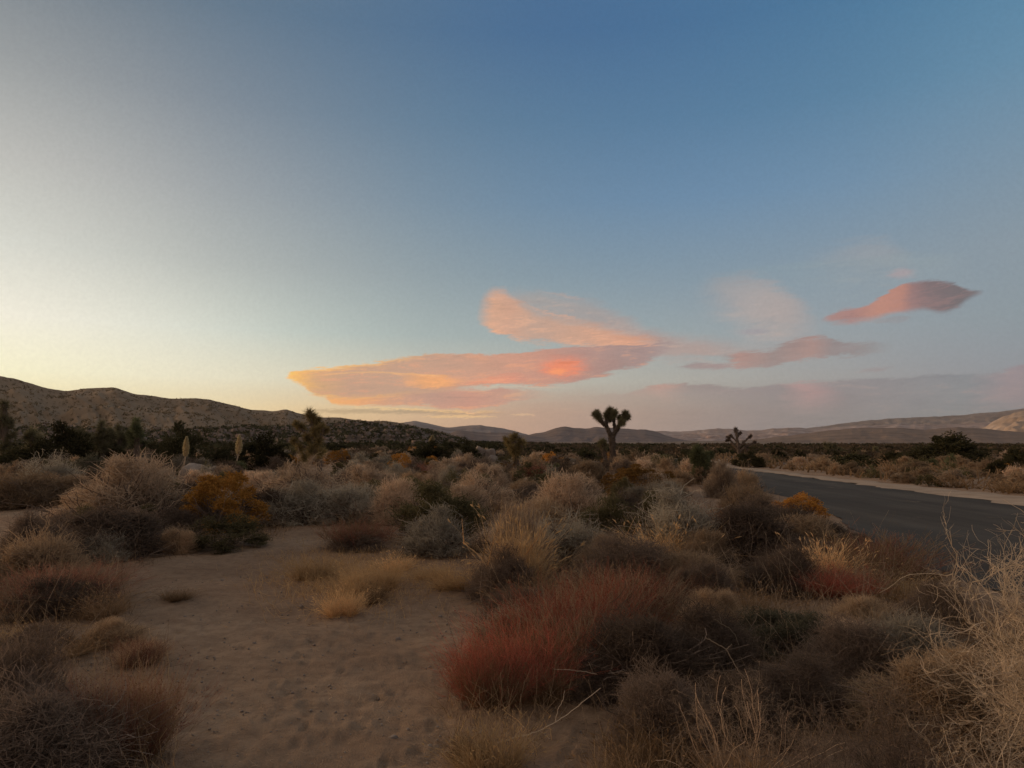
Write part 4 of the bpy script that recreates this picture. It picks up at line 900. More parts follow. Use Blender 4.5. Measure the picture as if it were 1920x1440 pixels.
joshua('joshua_tree', 'yellowish bushy joshua tree left of centre, its tip above the left ridge', 585, 882,
  [([(600,885,0),(598,850,0),(590,820,0),(585,795,0),(580,775,0)], 4.5, 3), ([(590,822,0),(570,810,.2),(556,802,.3)], 3, 2.4), ([(594,830,0),(606,815,-.2),(608,802,-.2)], 3, 2.4), ([(594,848,0),(570,838,.2),(550,828,.2)], 3, 2.4)],
  [(580,772,0,11,-.1,1), (588,779,0,9,.3,1), (598,786,0,8,.5,.8), (560,798,.3,9,-.6,.8), (551,793,.3,7,-.6,1), (606,800,-.2,9,.6,.6), (614,806,-.1,7,.8,.4), (592,806,-.2,9,0,.8), (578,818,-.3,8,-.2,.6), (602,824,-.3,9,.3,.6), (548,826,.2,8,-.6,.5), (560,836,0,8,-.2,.5), (588,838,-.4,9,0,.5), (608,845,-.3,9,.3,.4), (570,852,0,9,0,.4)], 36.0, leaf='joshuagold', hn=260, seed=3, w=.010, shagn=120)
joshua('joshua_tree', 'small clustered joshua tree with drooping heads in the middle distance', 965, 890,
  [([(967,892,0),(968,865,0),(966,845,0),(963,828,0)], 6, 5), ([(967,850,0),(978,835,0)], 4, 4), ([(966,850,0),(955,838,0)], 4, 4)],
  [(961,818,0,9,-.1,1), (967,815,.1,7,.2,1), (975,825,0,8,.4,1), (982,828,.2,7,.8,.5), (952,828,0,8,-.5,.8), (947,822,.2,6,-.8,.8), (958,838,-.2,9,-.2,.3), (973,842,-.2,9,.3,.2), (965,850,-.2,9,0,-.4), (968,862,0,8,0,-.6)], 35.0, leaf='joshuagold', hn=220, seed=4, w=.009, shagn=120)
joshua('joshua_tree', 'sparse spindly joshua tree with thin splayed arms near the road end', 1385, 868,
  [([(1386,872,0),(1386,850,0),(1383,830,0),(1381,815,0),(1380,806,0)], 3.5, 1.8), ([(1385,845,0),(1376,832,.2),(1369,824,.2),(1366,820,.2)], 2.2, 1.3), ([(1384,840,0),(1394,830,0),(1402,822,0),(1407,818,0)], 2, 1.2), ([(1385,848,0),(1398,838,.2),(1410,832,.2),(1417,829,.2)], 2, 1.2), ([(1378,834,.2),(1372,830,.3)], 1.5, 1.2), ([(1383,830,0),(1374,820,0),(1370,818,0)], 1.4, 1.0), ([(1398,838,.2),(1404,846,.2)], 1.5, 1), ([(1382,820,0),(1389,812,0)], 1.5, 1)],
  [(1380,804,0,4.5,0,1), (1389,811,0,3,.5,.8), (1366,819,.2,3.5,-.6,.6), (1370,816,0,3,-.4,.9), (1408,817,0,3.8,.6,.7), (1418,829,.2,3.5,1,.2), (1405,847,.2,3,.6,-.4), (1383,812,.1,3.5,.3,.5), (1364,826,.3,3,-.8,0), (1394,828,-.1,3,.3,.6)], 55.0, leaf='shag', hn=130, seed=5, w=.016, shagn=60)
joshua('joshua_tree', 'dark joshua tree with an upright bushy top beyond the road, right of the spindly one', 1560, 868,
  [([(1562,872,0),(1562,855,0),(1558,842,0)], 5, 3.5), ([(1561,856,0),(1572,844,0)], 3, 3)],
  [(1556,834,0,6.5,-.2,1), (1550,832,.3,5,-.6,.8), (1565,835,0,5.5,.3,1), (1575,842,0,5.5,.6,.6), (1560,845,0,7,0,.5), (1584,846,0,4.5,.9,.3), (1548,845,0,5,-.8,.2)], 60.0, hn=140, seed=6, w=.018, shagn=60)
joshua('joshua_tree', 'thin forked joshua tree beyond the road between two dark bushes', 1645, 872,
  [([(1648,874,0),(1648,858,0),(1642,845,0)], 4, 2.5), ([(1648,860,0),(1656,850,0)], 2.5, 2)],
  [(1641,840,0,5,-.2,1), (1648,848,0,4.5,.2,.8), (1657,848,0,5,.5,.7), (1636,850,0,4.5,-.7,.4), (1652,860,0,5,.3,.2)], 60.0, hn=130, seed=7, w=.018, shagn=60)
# fuzzy grey-green group on the left
for q, (hx, top, base_, wd, lb) in enumerate([(255,780,868,34,'fuzzy green joshua tree above the big pale grey shrub'), (190,785,868,30,'joshua tree with pale tips at the left, second left of the fuzzy green one'), (222,792,868,26,'joshua tree between its two taller neighbours behind the big grey shrub'),
        (148,800,870,34,'low dark joshua tree left of the pale tipped one'), (8,748,870,36,'dark joshua tree cut by the left edge'), (60,800,872,40,'dark bushy joshua tree near the left edge')]):
    rng = np.random.default_rng(40 + q); H_ = base_ - top; hs = [(hx, top + 9, 0, wd * .30, 0, 1)]
    for k in range(9): hs.append((hx + rng.uniform(-.5, .5) * wd, top + H_ * rng.uniform(.18, .75), rng.uniform(-.4, .4), wd * rng.uniform(.22, .32), rng.uniform(-.7, .7), rng.uniform(.2, 1)))
    lm = [([(hx, base_ + 4, 0), (hx + 2, base_ - H_ * .5, 0), (hx, top + 10, 0)], wd * .15, wd * .1)] + [([(hx + 1, base_ - H_ * .35, 0), (h[0], h[1] + 3, h[2])], wd * .09, wd * .07) for h in hs[1:6]]
    joshua('joshua_tree', lb, hx, base_, lm, hs, 40.0 + q * 1.5, leaf='joshua' if q != 0 else 'yucca', hn=240, seed=60 + q, w=.012, shagn=60)

# ------------------------------------------------------------------ yuccas with dry flower plumes
def yucca(label, px, by, y, cr, plume=None, seed=0, leaf='yucca', heads_=5, group=None, tall=1.0):
    rng = np.random.default_rng(seed + 300); b = rayp(px, by, y); b[2] = ghf(b[0], b[1]); root = empty('yucca', tuple(b)); m = y / F
    for k in range(heads_):
        mb = MB(); c = np.array([rng.uniform(-.6, .6) * cr * m, rng.uniform(-.5, .5) * cr * m, cr * m * tall * rng.uniform(.2, 1.1)])
        head(mb, c, (c[0], c[1], 1.2), cr * m * .9, 260, rng, .014, L=1.1); link('leaf_head', mb.mesh('leaf_head', M[leaf]), root)
    if plume:
        (x0, y0, y1, pw, ys) = plume                     # plume centre x, top, bottom, width, stalk foot
        t0 = rayp(x0, y0, y) - b; t1 = rayp(x0 + (-2), y1, y) - b; s1 = rayp(x0 - 5, ys, y) - b
        mb = MB(); tube(mb, [s1, t1, (t0 + t1) / 2, t0], [1.4 * m, 1.1 * m, .7 * m, .3 * m], rng, 6, .05); st = link('flower_stalk', mb.mesh('flower_stalk', M['pale']), root)
        n = 1500; u = rng.random(n); prof = np.sin(np.clip(u * 1.05, 0, 1) ** .75 * math.pi) ** .7 * (1 - u * .25); mb = MB()
        c = t1 + (t0 - t1) * u[:, None]; th = rng.uniform(0, 6.28, n); D = np.stack([np.cos(th), np.sin(th), rng.uniform(-.1, .7, n)], 1)
        r = prof * pw * .5 * m * rng.random(n) ** .5
        W = walk(c + D * r[:, None] * .75, D / np.linalg.norm(D, axis=1, keepdims=True), 2.4 * m * rng.uniform(.4, 1.2, n), 3, .3, 0, rng)
        mb.strands(W, np.array([[.5, .9, .4]]) * m * .45 * np.ones((len(W), 1)), rng, 2); link('flower_plume', mb.mesh('flower_plume', M['plume']), root)
    tag(root, label, 'yucca', group); return root
yucca('yucca with a dry tan plume standing behind the big pale grey shrub', 346, 878, 33.0, 10, (350, 819, 856, 15, 876), 1)
yucca('yucca with a tan plume on a white stalk above the ochre rabbitbrush', 446, 874, 36.0, 13, (449, 816, 852, 16, 864), 2)
yucca('yucca with a pale cone-shaped plume above the dark bushes in the middle distance', 808, 866, 58.0, 12, (811, 817, 838, 15, 852), 3)
yucca('dark green upright yucca clump rising beside the road end', 1313, 905, 27.0, 17, None, 4, heads_=12, tall=3.9)
yucca('green yucca head leaning right on top of the dark clump by the road end', 1328, 905, 27.6, 11, None, 14, heads_=3, tall=5.6)
yucca('small blue green yucca left of the tall joshua tree, nearer the clustered one', 1027, 884, 37.0, 9, None, 5, heads_=4, tall=1.8)
yucca('small green yucca between the blue green one and the tall joshua tree', 1048, 886, 36.0, 9, None, 6, heads_=4, tall=1.5)
yucca('pale grey green yucca below the flat-topped tree beyond the road', 1750, 880, 41.0, 12, None, 7, heads_=5, tall=1.2)
yucca('grey green yucca right of its pale neighbour beyond the road', 1782, 880, 41.5, 13, None, 8, heads_=6, tall=1.5)
yucca('short yucca touching the clustered joshua tree on its right', 1000, 886, 35.0, 9, None, 9, heads_=4, tall=1.3)
yucca('little green yucca just left of the path of pale shrubs in the centre', 938, 915, 19.0, 13, None, 10, heads_=2, tall=1.2)

# ------------------------------------------------------------------ juniper bushes and small trees
J = [(345,882,130,795,'big rounded dark juniper behind the left flower plume'), (490,884,125,818,'very dark juniper bush between the plume and the yellowish joshua tree'), (415,880,60,838,'low dark juniper between the two flower plumes'),
 (815,872,90,828,'dark juniper under the pale cone-shaped plume'), (870,872,80,826,'dark juniper right of the pale plume'), (765,874,70,842,'low dark bush left of the pale plume'), (1290,880,50,845,'dark bush left of the upright yucca by the road end'),
 (1402,876,60,845,'dark bush under the spindly joshua tree'), (1780,876,120,812,'wide flat-topped dark tree beyond the road on the right'), (1735,874,60,838,'dark foliage left under the flat-topped tree'), (1562,868,70,848,'dark bush round the foot of the bushy joshua tree beyond the road'),
 (1905,886,60,838,'dark green tree cut by the right edge beyond the road'), (1610,870,50,852,'low dark bush left of the thin forked joshua tree'), (1700,874,60,848,'low dark bush left of the flat-topped tree'), (1870,892,50,860,'olive bush beyond the road near the right edge'),
 (1100,868,56,840,'dark bush left of the tall joshua tree trunk on the plain'), (1190,866,60,843,'dark bush right of the tall joshua tree trunk on the plain'), (1235,868,44,846,'second dark bush right of the tall joshua tree on the plain'), (1040,866,60,842,'dark bush between the clustered and the tall joshua trees'), (1000,864,50,846,'dark low bush just right of the clustered joshua tree'), (1675,870,50,846,'dark bush between the thin forked tree and the flat-topped one'), (1830,878,70,846,'dark bush right under the flat-topped tree beyond the road'), (1498,868,30,845,'small dark roundish bush in the gap before the bushy joshua tree'), (1460,866,40,842,'ragged dark bush right of the spindly joshua tree'), (110,884,130,795,'dark spreading bush left of the fuzzy joshua trees'), (200,880,110,830,'dark brush under the fuzzy joshua trees'), (40,885,110,838,'dark green brush low at the left edge'), (700,876,70,850,'dark brush right of the yellowish joshua tree')]
for px, by, w, ty, lb in J: P_('juniper', px, by, w, ty, lb, parts=True, lod='mid')
P_('sage', 95, 925, 110, 850, 'blue grey bush in front of the boulder on the left', lod='mid')
P_('green', 170, 905, 90, 850, 'grey green bush behind the boulder on the left', lod='mid')

# ------------------------------------------------------------------ boulders
def rock_mesh(seed):
    rng = np.random.default_rng(seed); nu, nv = 26, 18; u = np.linspace(0, 2 * math.pi, nu, endpoint=False); v = np.linspace(.02, math.pi - .02, nv)
    U, Vv = np.meshgrid(u, v); D = np.stack([np.cos(U) * np.sin(Vv), np.sin(U) * np.sin(Vv), np.cos(Vv)], -1); r = np.ones(U.shape)
    for k in range(9):
        n = rng.normal(size=3); n /= np.linalg.norm(n); c = rng.uniform(.55, .9); d = D @ n; r = np.where(d > .2, np.minimum(r, c / np.maximum(d, .2)), r)
    r += .04 * rng.normal(size=r.shape) * np.sin(Vv); V = D * r[..., None] * .5; V[..., 2] += .2
    return grid_mesh('boulder', V, m_rock, True, True)
rocks = [rock_mesh(s) for s in range(5)]; _rc = 0
def boulder(px, by, w, ty, label, group=None, y=None):
    global _rc
    x, yy = at(px, by); 
    if y: p = rayp(px, by, y); x, yy = p[0], y
    W = w / F * yy; h = ztop(px, ty, x, yy) - ghf(x, yy); o = link('boulder', rocks[_rc % 5], None, (x, yy, ghf(x, yy) - .06 * W)); _rc += 1
    o.rotation_euler = (0, 0, _rc * 1.3); o.scale = (W * 1.1, W, max(.2, h * 1.45)); tag(o, label, 'boulder', group); return o
boulder(130, 893, 34, 864, 'rounded pale boulder on the left between blue grey and orange-brown brush')
boulder(112, 890, 26, 872, 'lower boulder touching the rounded pale one on its left', y=32)
boulder(150, 862, 40, 842, 'flat boulder behind the fuzzy joshua trees', y=60)
boulder(368, 884, 60, 862, 'broad flat boulder right of the left flower plume', y=30.5)
boulder(395, 884, 30, 868, 'small boulder at the right end of the broad flat one', y=30)
boulder(900, 868, 26, 825, 'tallest block of the boulder pile left of the clustered joshua tree', y=52)
boulder(918, 868, 26, 836, 'right block of the boulder pile left of the clustered joshua tree', y=52)
boulder(885, 868, 20, 840, 'left block of the boulder pile left of the clustered joshua tree', y=52)
boulder(926, 870, 24, 850, 'low block in front of the boulder pile', y=50)
boulder(895, 874, 22, 860, 'smallest pale stone at the foot of the boulder pile', y=46)
boulder(1078, 880, 18, 862, 'pale stone left of the tall joshua tree', y=41)
boulder(1115, 878, 26, 862, 'pale low stone just behind the tall joshua tree', y=47)
boulder(1225, 872, 22, 850, 'pale rounded stone right of the tall joshua tree', y=46)
boulder(1465, 876, 16, 865, 'pale stone beyond the road, left of the bushy joshua tree', y=50)
boulder(1510, 874, 14, 864, 'little pale stone beyond the road under the bushy joshua tree', y=52)
boulder(632, 862, 8, 842, 'left one of two narrow pale standing stones right of the yellowish joshua tree', y=62)
boulder(637, 862, 7, 844, 'right one of two narrow pale standing stones right of the yellowish joshua tree', y=61)

# ------------------------------------------------------------------ the rest of the brush: individuals
def world_poly(pp): return [at(*p) for p in pp]
POLYS = [world_poly(p) for p in ([(305,1620),(335,1440),(330,1250),(235,1120),(250,1075),(330,1050),(520,1015),(560,985),(640,985),(720,1010),(745,1040),(800,1040),(945,1140),(880,1200),(835,1330),(850,1420),(1000,1440),(1080,1330),(1140,1340),(1110,1440),(1100,1620)],
    [(-900,955),(0,955),(130,948),(160,965),(90,1035),(0,1050),(-900,1060)])]
def inside(x, y, poly):
    c = False; j = len(poly) - 1
    for i in range(len(poly)):
        xi, yi = poly[i]; xj, yj = poly[j]
        if (yi > y) != (yj > y) and x < (xj - xi) * (y - yi) / (yj - yi + 1e-12) + xi: c = not c
        j = i
    return c
TXT = {'grey': 'pale grey dry shrub', 'sage': 'smoky grey shrub', 'mauve': 'dark mauve brown shrub', 'brown': 'orange-brown dry shrub', 'olive': 'olive bush', 'green': 'grey green bush', 'rabbit': 'ochre rabbitbrush', 'red': 'rust red buckwheat', 'redmauve': 'dull red buckwheat', 'straw': 'golden grass tuft', 'seedy': 'brown grass tuft', 'juniper': 'dark juniper bush'}
def project(x, y, z):
    c, s = math.cos(PITCH), math.sin(PITCH); dz = z - CAMH; d = y * c + dz * s; return 960 + F * x / d, 720 - F * (-y * s + dz * c) / d
def zone(x, y):
    px = project(x, y, 0)[0]
    if x - float(roff(y)) > ROAD1: return 'beyond the road'
    dist = 'close by' if y < 9 else 'farther back'
    if px < 480: return dist + ' in the brush on the left of the photo'
    if px < 930: return dist + ' in the brush left of centre'
    if px < 1250: return dist + ' in the brush around the centre'
    return dist + ' in the brush between centre and road'
def free(x, y, r, k=.75):
    x0_ = x - float(roff(y))
    if float(redge(y)) - .25 - r * .6 < x0_ < ROAD1 + 1.9 + r * .4: return False
    for ox, oy, orr in OCC:
        if (ox - x) ** 2 + (oy - y) ** 2 < ((orr + r) * k) ** 2: return False
    return not any(inside(x, y, p) for p in POLYS)
LAND = [(n_, *at(a_, b_)) for n_, a_, b_ in [('big pale grey dome shrub', 252, 985), ('large ochre rabbitbrush', 415, 990), ('left sand patch', 60, 1000), ('dull red tipped shrub at the left edge', 95, 1130), ('bottom left corner brush', 60, 1500),
 ('rusty pink buckwheat', 668, 1015), ('large dark olive bush', 820, 1000), ('tall golden grass clump', 965, 1110), ('golden grass patch in the clearing', 660, 1100), ('big rust red buckwheat', 1085, 1240), ('dark twiggy shrub', 1215, 1290),
 ('wide smoky grey shrub', 1270, 1040), ('roadside ochre rabbitbrush', 1497, 990), ('mauve red roadside brush', 1655, 1070), ('dull green brush', 1480, 1210), ('slate grey shrub', 1700, 1260), ('tall bleached shrub', 1960, 1400),
 ('whitish grey shrub', 655, 970), ('small dark ochre rabbitbrush', 842, 905), ('tall joshua tree', 1147, 876), ('clustered joshua tree', 965, 890), ('yellowish joshua tree', 585, 882), ('dark ochre rabbitbrush group', 1200, 925), ('road end yucca', 1313, 905),
 ('left flower plume', 346, 878), ('flower plume on a white stalk', 446, 874), ('pale boulder', 130, 893), ('boulder pile', 900, 868), ('flat-topped tree', 1780, 876), ('bushy joshua tree beyond the road', 1560, 868), ('grey green yuccas beyond the road', 1770, 880), ('tree at the right edge', 1905, 886), ('spindly joshua tree', 1385, 868)]]
USED = {}
def own_label(text, x, y, w):
    px0 = project(x, y, 0)[0]; cand = sorted(LAND, key=lambda L: math.hypot(L[1] - x, (L[2] - y) * .8))[:9]
    size = 'large' if w > 1.25 else 'small' if w < .8 else ''
    for nth in ('', 'next', 'further'):
        for n_, lx, ly in cand:
            dx = px0 - project(lx, ly, 0)[0]; dy = y - ly; side = 'left' if dx < 0 else 'right'
            if abs(dy) * 60 > abs(dx): rel = ('behind' if dy > 0 else 'in front of'); rel = rel + ' the ' + n_ + (', slightly ' + side if abs(dx) > 15 else '')
            else: rel = side + ' of the ' + n_ + (', set back' if dy > .6 else ', set forward' if dy < -.6 else '')
            far_ = {'': '', 'next': 'one step away ', 'further': 'well '}[nth]
            t = ' '.join((size + ' ' + text + ' ' + far_ + rel).split())
            if t not in USED and len(t.split()) <= 16: USED[t] = 1; return t
    return None
rs = np.random.default_rng(77); made = 0; tries = 0
while made < 560 and tries < 90000:
    tries += 1
    u = rs.random(); y = 4.2 + (62 - 4.2) * u ** 1.25; x = rs.uniform(-1, 1) * (y * .80 + 1.5)
    w = rs.uniform(.55, 1.15) * (1 + y * .012)
    if not free(x, y, w * .5, .56): continue
    px = project(x, y, 0)[0]
    if x > ROAD1: kinds, wt = ['brown', 'seedy', 'grey', 'olive', 'rabbit'], [.40, .22, .12, .24, .02]
    elif px < 480: kinds, wt = ['mauve', 'grey', 'brown', 'sage', 'olive'], [.3, .22, .18, .12, .18]
    elif px < 930: kinds, wt = ['grey', 'sage', 'mauve', 'brown', 'rabbit', 'redmauve', 'olive'], [.32, .2, .18, .12, .04, .03, .11]
    else: kinds, wt = ['grey', 'brown', 'mauve', 'sage', 'olive', 'redmauve', 'rabbit'], [.2, .22, .2, .1, .2, .05, .03]
    if y < 10 and px > 930 and x < ROAD1: kinds, wt = ['seedy', 'brown', 'mauve', 'grey', 'straw', 'redmauve'], [.28, .2, .2, .12, .12, .08]
    k = kinds[int(rs.choice(len(kinds), p=wt))]
    if y < 7.6 and px < 520: continue
    if y < 9 and k in ('olive', 'sage'): k = 'mauve'
    h = w * rs.uniform(.5, .8)
    h = min(h, .95 if y < 30 else 1.1)
    if x > ROAD1: h *= .75
    elif px > 1390:                         # keep the road in sight over the brush
        row = float(np.interp(px, [1390, 1440, 1500, 1560, 1640, 1720, 1790, 1850], [905, 935, 950, 975, 1015, 1045, 1085, 1110]))
        h = min(h, CAMH - (row - HOR) / F * y)
        if h < .12: continue
        w = min(w, h * 3)
    if y < 7: h *= .75
    t = TXT[k] + ' ' + zone(x, y); own = own_label(TXT[k], x, y, w) if y < 62 else None; plant(k, x, y, w, h, own or t, t.replace(TXT[k], TXT[k] + ('es' if TXT[k].endswith(('bush', 'brush')) else 's'))); made += 1
n_j = 0; tries = 0
while n_j < 120 and tries < 20000:
    tries += 1
    y = rs.uniform(42, 120); x = rs.uniform(-1, 1) * (y * .78); w = rs.uniform(1.5, 3.6)
    px = project(x, y, 0)[0]
    if not free(x, y, w * .5, .8): continue
    k = 'juniper' if rs.random() < .62 else ('olive' if rs.random() < .5 else 'grey')
    h = w * rs.uniform(.3, .5); h = min(h, 1.25 if px < 930 else .8)
    z = 'on the far plain beyond the road' if x > ROAD1 else 'on the far plain left of centre' if px < 930 else 'on the far plain right of centre'
    t = TXT[k] + ' ' + z; plant(k, x, y, w, h, t, TXT[k] + ('es' if 'bush' in TXT[k] else 's') + ' ' + z); n_j += 1

# ------------------------------------------------------------------ stuff: far scrub, hillside scrub and rocks, litter
def clumps(name, X_, Y_, Z_, W_, H_, mat, n, blade, seed, kind='stuff', label=None):
    rng = np.random.default_rng(seed); N = len(X_); v = rng.normal(size=(N, n, 3)); v /= np.linalg.norm(v, axis=2, keepdims=True); v[..., 2] = np.abs(v[..., 2])
    C = np.stack([X_, Y_, Z_], 1)[:, None] + v * rng.random((N, n, 1)) ** .4 * np.stack([W_, W_, H_ * 2], 1)[:, None] * .5
    a = rng.normal(size=(N, n, 3)); b = rng.normal(size=(N, n, 3)); a /= np.linalg.norm(a, axis=2, keepdims=True); b /= np.linalg.norm(b, axis=2, keepdims=True)
    s = (blade * W_)[:, None, None]; V = np.stack([C - a * s, C - b * s, C + a * s, C + b * s], 2).reshape(-1, 4, 3)
    tn = (rng.random(N)[:, None] * .6 + rng.random((N, n)) * .4).reshape(-1); mb = MB(); mb.quads(V, tn, rng.random(N * n) * .3)
    o = link(name, mb.mesh(name, mat)); tag(o, label, None, None, kind); return o
m_scrub = mat_plant('far_scrub', (.08,.065,.04), (.22,.165,.11), (.30,.24,.17), trans=.1)
m_dscrub = mat_plant('far_dark_scrub', (.025,.03,.015), (.10,.095,.05), (.16,.14,.09), trans=.1)
m_hscrub = mat_plant('hill_scrub', (.10,.08,.04), (.19,.14,.08), (.2,.16,.1), trans=.3)
n = 4600; yy = 55 + (420 - 55) * rs.random(n) ** 1.7; xx = rs.uniform(-1, 1, n) * yy * .85; yy = np.where((xx / yy > .05) & (yy > 250), yy - 170, yy)
xr = xx - roff(yy); ok = (xr < 7.0) | (xr > ROAD1 + 3); xx, yy = xx[ok], yy[ok]; w = rs.uniform(1.0, 2.8, len(xx))
clumps('far_scrub', xx, yy, gh(xx, yy), w, np.minimum(w * rs.uniform(.3, .55, len(xx)), .75), m_scrub, 34, .11, 1, label='mixed dry scrub covering the far plain up to the hills')
n = 1700; yy = 75 + (500 - 75) * rs.random(n) ** 1.3; xx = rs.uniform(-1, 1, n) * yy * .85; yy = np.where((xx / yy > .05) & (yy > 220), 80 + yy * .2, yy); xr = xx - roff(yy); ok = ((xr < 6.0) | (xr > ROAD1 + 4)) & ((xx / yy < .2) | (rs.random(n) < .3)); xx, yy = xx[ok], yy[ok]
w = rs.uniform(1.8, 4.2, len(xx)); clumps('far_bushes', xx, yy, gh(xx, yy), w, np.minimum(w * rs.uniform(.3, .5, len(xx)), np.where(xx < 0, 1.3, .7)), m_dscrub, 40, .09, 2, label='dark bushes massed on the far plain in front of the hills')
def on_hill(V, n, seed, tmin=.0, tmax=.98):
    rng = np.random.default_rng(seed); nr, nc, _ = V.shape; i = (rng.uniform(tmin, tmax, n) * 69); j = rng.random(n) * (nc - 2); i0 = i.astype(int); j0 = j.astype(int); fi = (i - i0)[:, None]; fj = (j - j0)[:, None]
    return (V[i0, j0] * (1 - fi) + V[i0 + 1, j0] * fi) * (1 - fj) + (V[i0, j0 + 1] * (1 - fi) + V[i0 + 1, j0 + 1] * fi) * fj
p = on_hill(hv_left, 5500, 3); w = rs.uniform(1.0, 2.6, len(p)); clumps('hillside_scrub', p[:, 0], p[:, 1], p[:, 2] - .1, w, w * .6, m_hscrub, 9, .16, 3, label='dark scrub dotted over the long left hill')
p = on_hill(hv_rock, 5000, 4); w = rs.uniform(.9, 2.2, len(p)); clumps('hillside_scrub', p[:, 0], p[:, 1], p[:, 2] - .1, w, w * .6, m_dscrub, 9, .20, 4, label='dark scrub between the rocks of the low rocky hill')
p = on_hill(hv_rock, 2600, 5, .05, .97); w = .5 + 1.6 * rs.random(len(p)) ** 2
def rock_field(name, p, w, label, seed):
    rng = np.random.default_rng(seed); N = len(p)
    base_ = np.array([[-1,-1,-1],[1,-1,-1],[1,1,-1],[-1,1,-1],[-1,-1,1],[1,-1,1],[1,1,1],[-1,1,1]], float) * .5
    V = base_[None] * (1 + rng.normal(size=(N, 8, 3)) * .22); V[:, 4:, :2] *= .7; V = V * (w[:, None, None] * np.stack([rng.uniform(.7, 1.3, N), rng.uniform(.7, 1.3, N), rng.uniform(.5, .9, N)], 1)[:, None])
    a = rng.uniform(0, 6.28, N); c, s = np.cos(a)[:, None], np.sin(a)[:, None]; V = np.stack([V[..., 0] * c - V[..., 1] * s, V[..., 0] * s + V[..., 1] * c, V[..., 2]], -1) + p[:, None]
    q = np.array([[0,3,2,1],[4,5,6,7],[0,1,5,4],[1,2,6,5],[2,3,7,6],[3,0,4,7]]); f = (q[None] + (np.arange(N) * 8)[:, None, None]).reshape(-1, 4)
    mb = MB(); mb.add(V, f, np.zeros((N * 8, 2))); o = link(name, mb.mesh(name, m_rock if name == 'pebbles' else m_hrock)); tag(o, label, None, None, 'stuff')
rock_field('hillside_rocks', p, w, 'weathered rocks strewn over the low rocky hill', 6)
p = on_hill(hv_left, 140, 8, .0, .4); rock_field('hillside_rocks', p, rs.uniform(.6, 2.4, len(p)), 'pale rocks on the lower slope of the long left hill', 7)
# pebbles and crumbs of soil on the near sand
n = 9000; yy = 2.2 + 14 * rs.random(n) ** 1.6; xx = rs.uniform(-1, 1, n) * (yy * .8 + .4); ok = xx < ROAD0 - .2; xx, yy = xx[ok], yy[ok]
pp = np.stack([xx, yy, gh(xx, yy)], 1); rock_field('pebbles', pp, rs.uniform(.004, .016, len(xx)) * (1 + (rs.random(len(xx)) > .985) * 2), 'gravel and crumbs of soil on the sand', 9)
# fallen twigs, seeds and short dry stubble
def litter(name, n, x, y, L, w, mat, up, label, seed):
    rng = np.random.default_rng(seed); D = rng.normal(size=(n, 3)); D[:, 2] = np.abs(D[:, 2]) * up; D /= np.linalg.norm(D, axis=1, keepdims=True)
    B = np.stack([x, y, gh(x, y) + .004], 1); P = walk(B, D, L * rng.uniform(.4, 1.2, n), 4, .25, 0, rng); mb = MB()
    mb.strands(P, np.linspace(1, .4, 4)[None] * (w * (1 + .09 * np.maximum(y - 4, 0)))[:, None], rng, 2); o = link(name, mb.mesh(name, mat)); tag(o, label, None, None, 'stuff')
def spots(n, seed, clear=False, ymax=26, thr=.0):
    rng = np.random.default_rng(seed); y = 2.4 + (ymax - 2.4) * rng.random(n) ** 1.5; x = rng.uniform(-1, 1, n) * (y * .78 + .5)
    ok = (x < ROAD0 - .1) & (fbm(x * .9 + seed, y * .9, 3) > thr)
    if clear: ok &= np.array([not any(inside(a, b, q) for q in POLYS) for a, b in zip(x, y)])
    return x[ok], y[ok]
x, y = spots(26000, 1, True, thr=-.1); litter('dry_stubble', len(x), x, y, .13, .0016, M['seedy'], 2.2, 'short dry stubble between the shrubs', 31)
x, y = spots(16000, 2, True, thr=.0); litter('dry_stubble', len(x), x, y, .16, .0016, M['straw'], 2.6, 'thin straw coloured grass between the shrubs', 32)
x, y = spots(22000, 4, True, 15, thr=-.2); litter('dry_stubble', len(x), x, y, .30, .0015, M['brown'], 2.4, 'thin brown stalks tangled between the near shrubs', 36)
x, y = spots(9000, 6, True, 24, thr=-.3); x, y = x[y > 5], y[y > 5]; litter('grass_wisps', len(x), x, y, .62, .0013, M['seedy'], 3.2, 'single brown grass stalks standing up through the brush', 38)
x, y = spots(5000, 7, True, 24, thr=-.1); x, y = x[y > 5], y[y > 5]; litter('grass_wisps', len(x), x, y, .66, .0013, M['grey'], 2.8, 'single pale dead stalks standing up through the brush', 39)
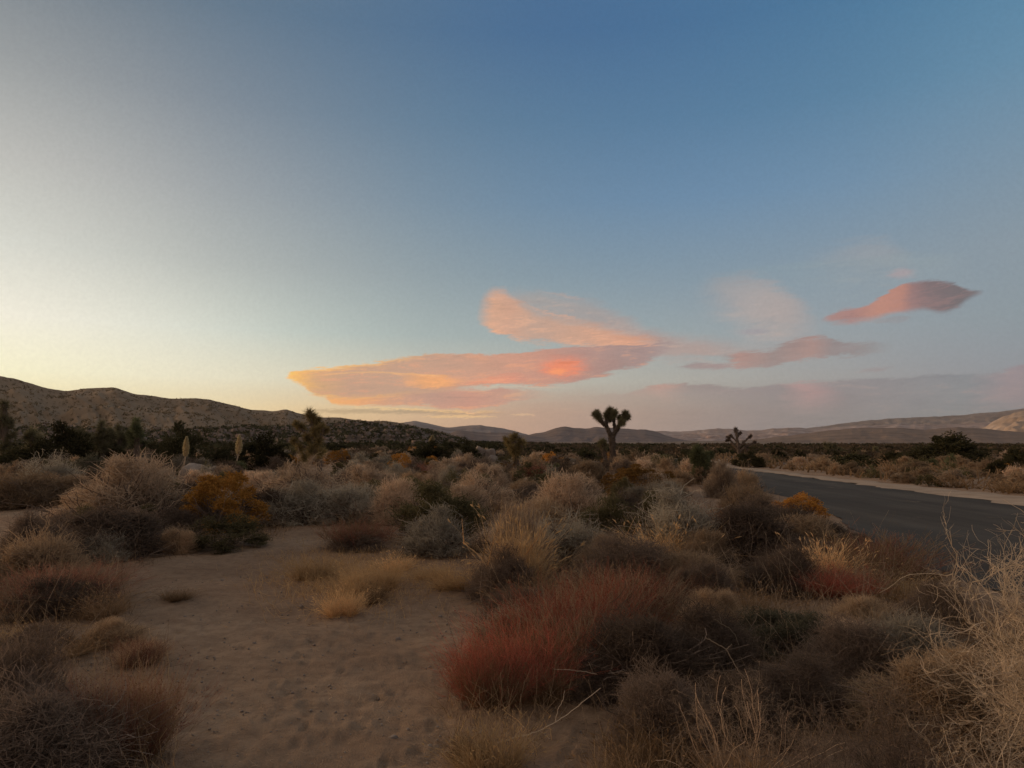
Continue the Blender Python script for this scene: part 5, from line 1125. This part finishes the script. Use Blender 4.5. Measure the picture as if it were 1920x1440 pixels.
qo = [(a + random.gauss(0, 1) * c * .75, b + random.gauss(0, 1) * c * .75) for a, b, c in OCC if b < 15 for _ in range(70)]; qo = np.array([q for q in qo if q[0] < ROAD0 + .1])
litter('ground_litter', len(qo), qo[:, 0], qo[:, 1], .045, .0018, M['mauve'], .12, 'dark twig litter lying round the feet of the shrubs', 40)
x, y = spots(5000, 3, False, 12, thr=.05); litter('ground_litter', len(x), x, y, .05, .0012, M['grey'], .15, 'fallen twig scraps on the sand', 33)
rg2 = np.random.default_rng(8); n = 4200; px = rg2.normal(660, 80, n); py = rg2.normal(1085, 32, n); q = np.array([at(a, b) for a, b in zip(px, np.clip(py, 1010, 1200))])
litter('golden_stubble', n, q[:, 0], q[:, 1], .16, .0016, M['straw'], 2.5, 'golden stubble in the sand clearing', 34)
yy = rs.uniform(18, 200, 5000); xx = ROAD1 + 2.0 + np.abs(rs.normal(0, 5, 5000)); litter('roadside_grass', 5000, xx, yy, .45, .012, M['seedy'], 3.0, 'dry brown grass along the far side of the road', 35)

# ------------------------------------------------------------------ haze
def b_box(name, x0, x1, y0, y1, z0, z1, mat):
    v = [(x0,y0,z0),(x1,y0,z0),(x1,y1,z0),(x0,y1,z0),(x0,y0,z1),(x1,y0,z1),(x1,y1,z1),(x0,y1,z1)]
    me = bpy.data.meshes.new(name); me.from_pydata(v, [], [(0,3,2,1),(4,5,6,7),(0,1,5,4),(1,2,6,5),(2,3,7,6),(3,0,4,7)]); me.materials.append(mat); return link(name, me)
HAZE = True
if HAZE:
    hm = bpy.data.materials.new('haze_air'); hm.use_nodes = True; t = hm.node_tree; t.nodes.clear()
    pv = t.nodes.new('ShaderNodeVolumePrincipled'); pv.inputs['Density'].default_value = 0.00005; pv.inputs['Color'].default_value = (.80, .77, .73, 1); pv.inputs['Anisotropy'].default_value = .2
    o_ = t.nodes.new('ShaderNodeOutputMaterial'); t.links.new(pv.outputs[0], o_.inputs['Volume'])
    tag(b_box('haze', -6600, 6600, -6600, 6600, -6.5, 420, hm), kind='stuff')
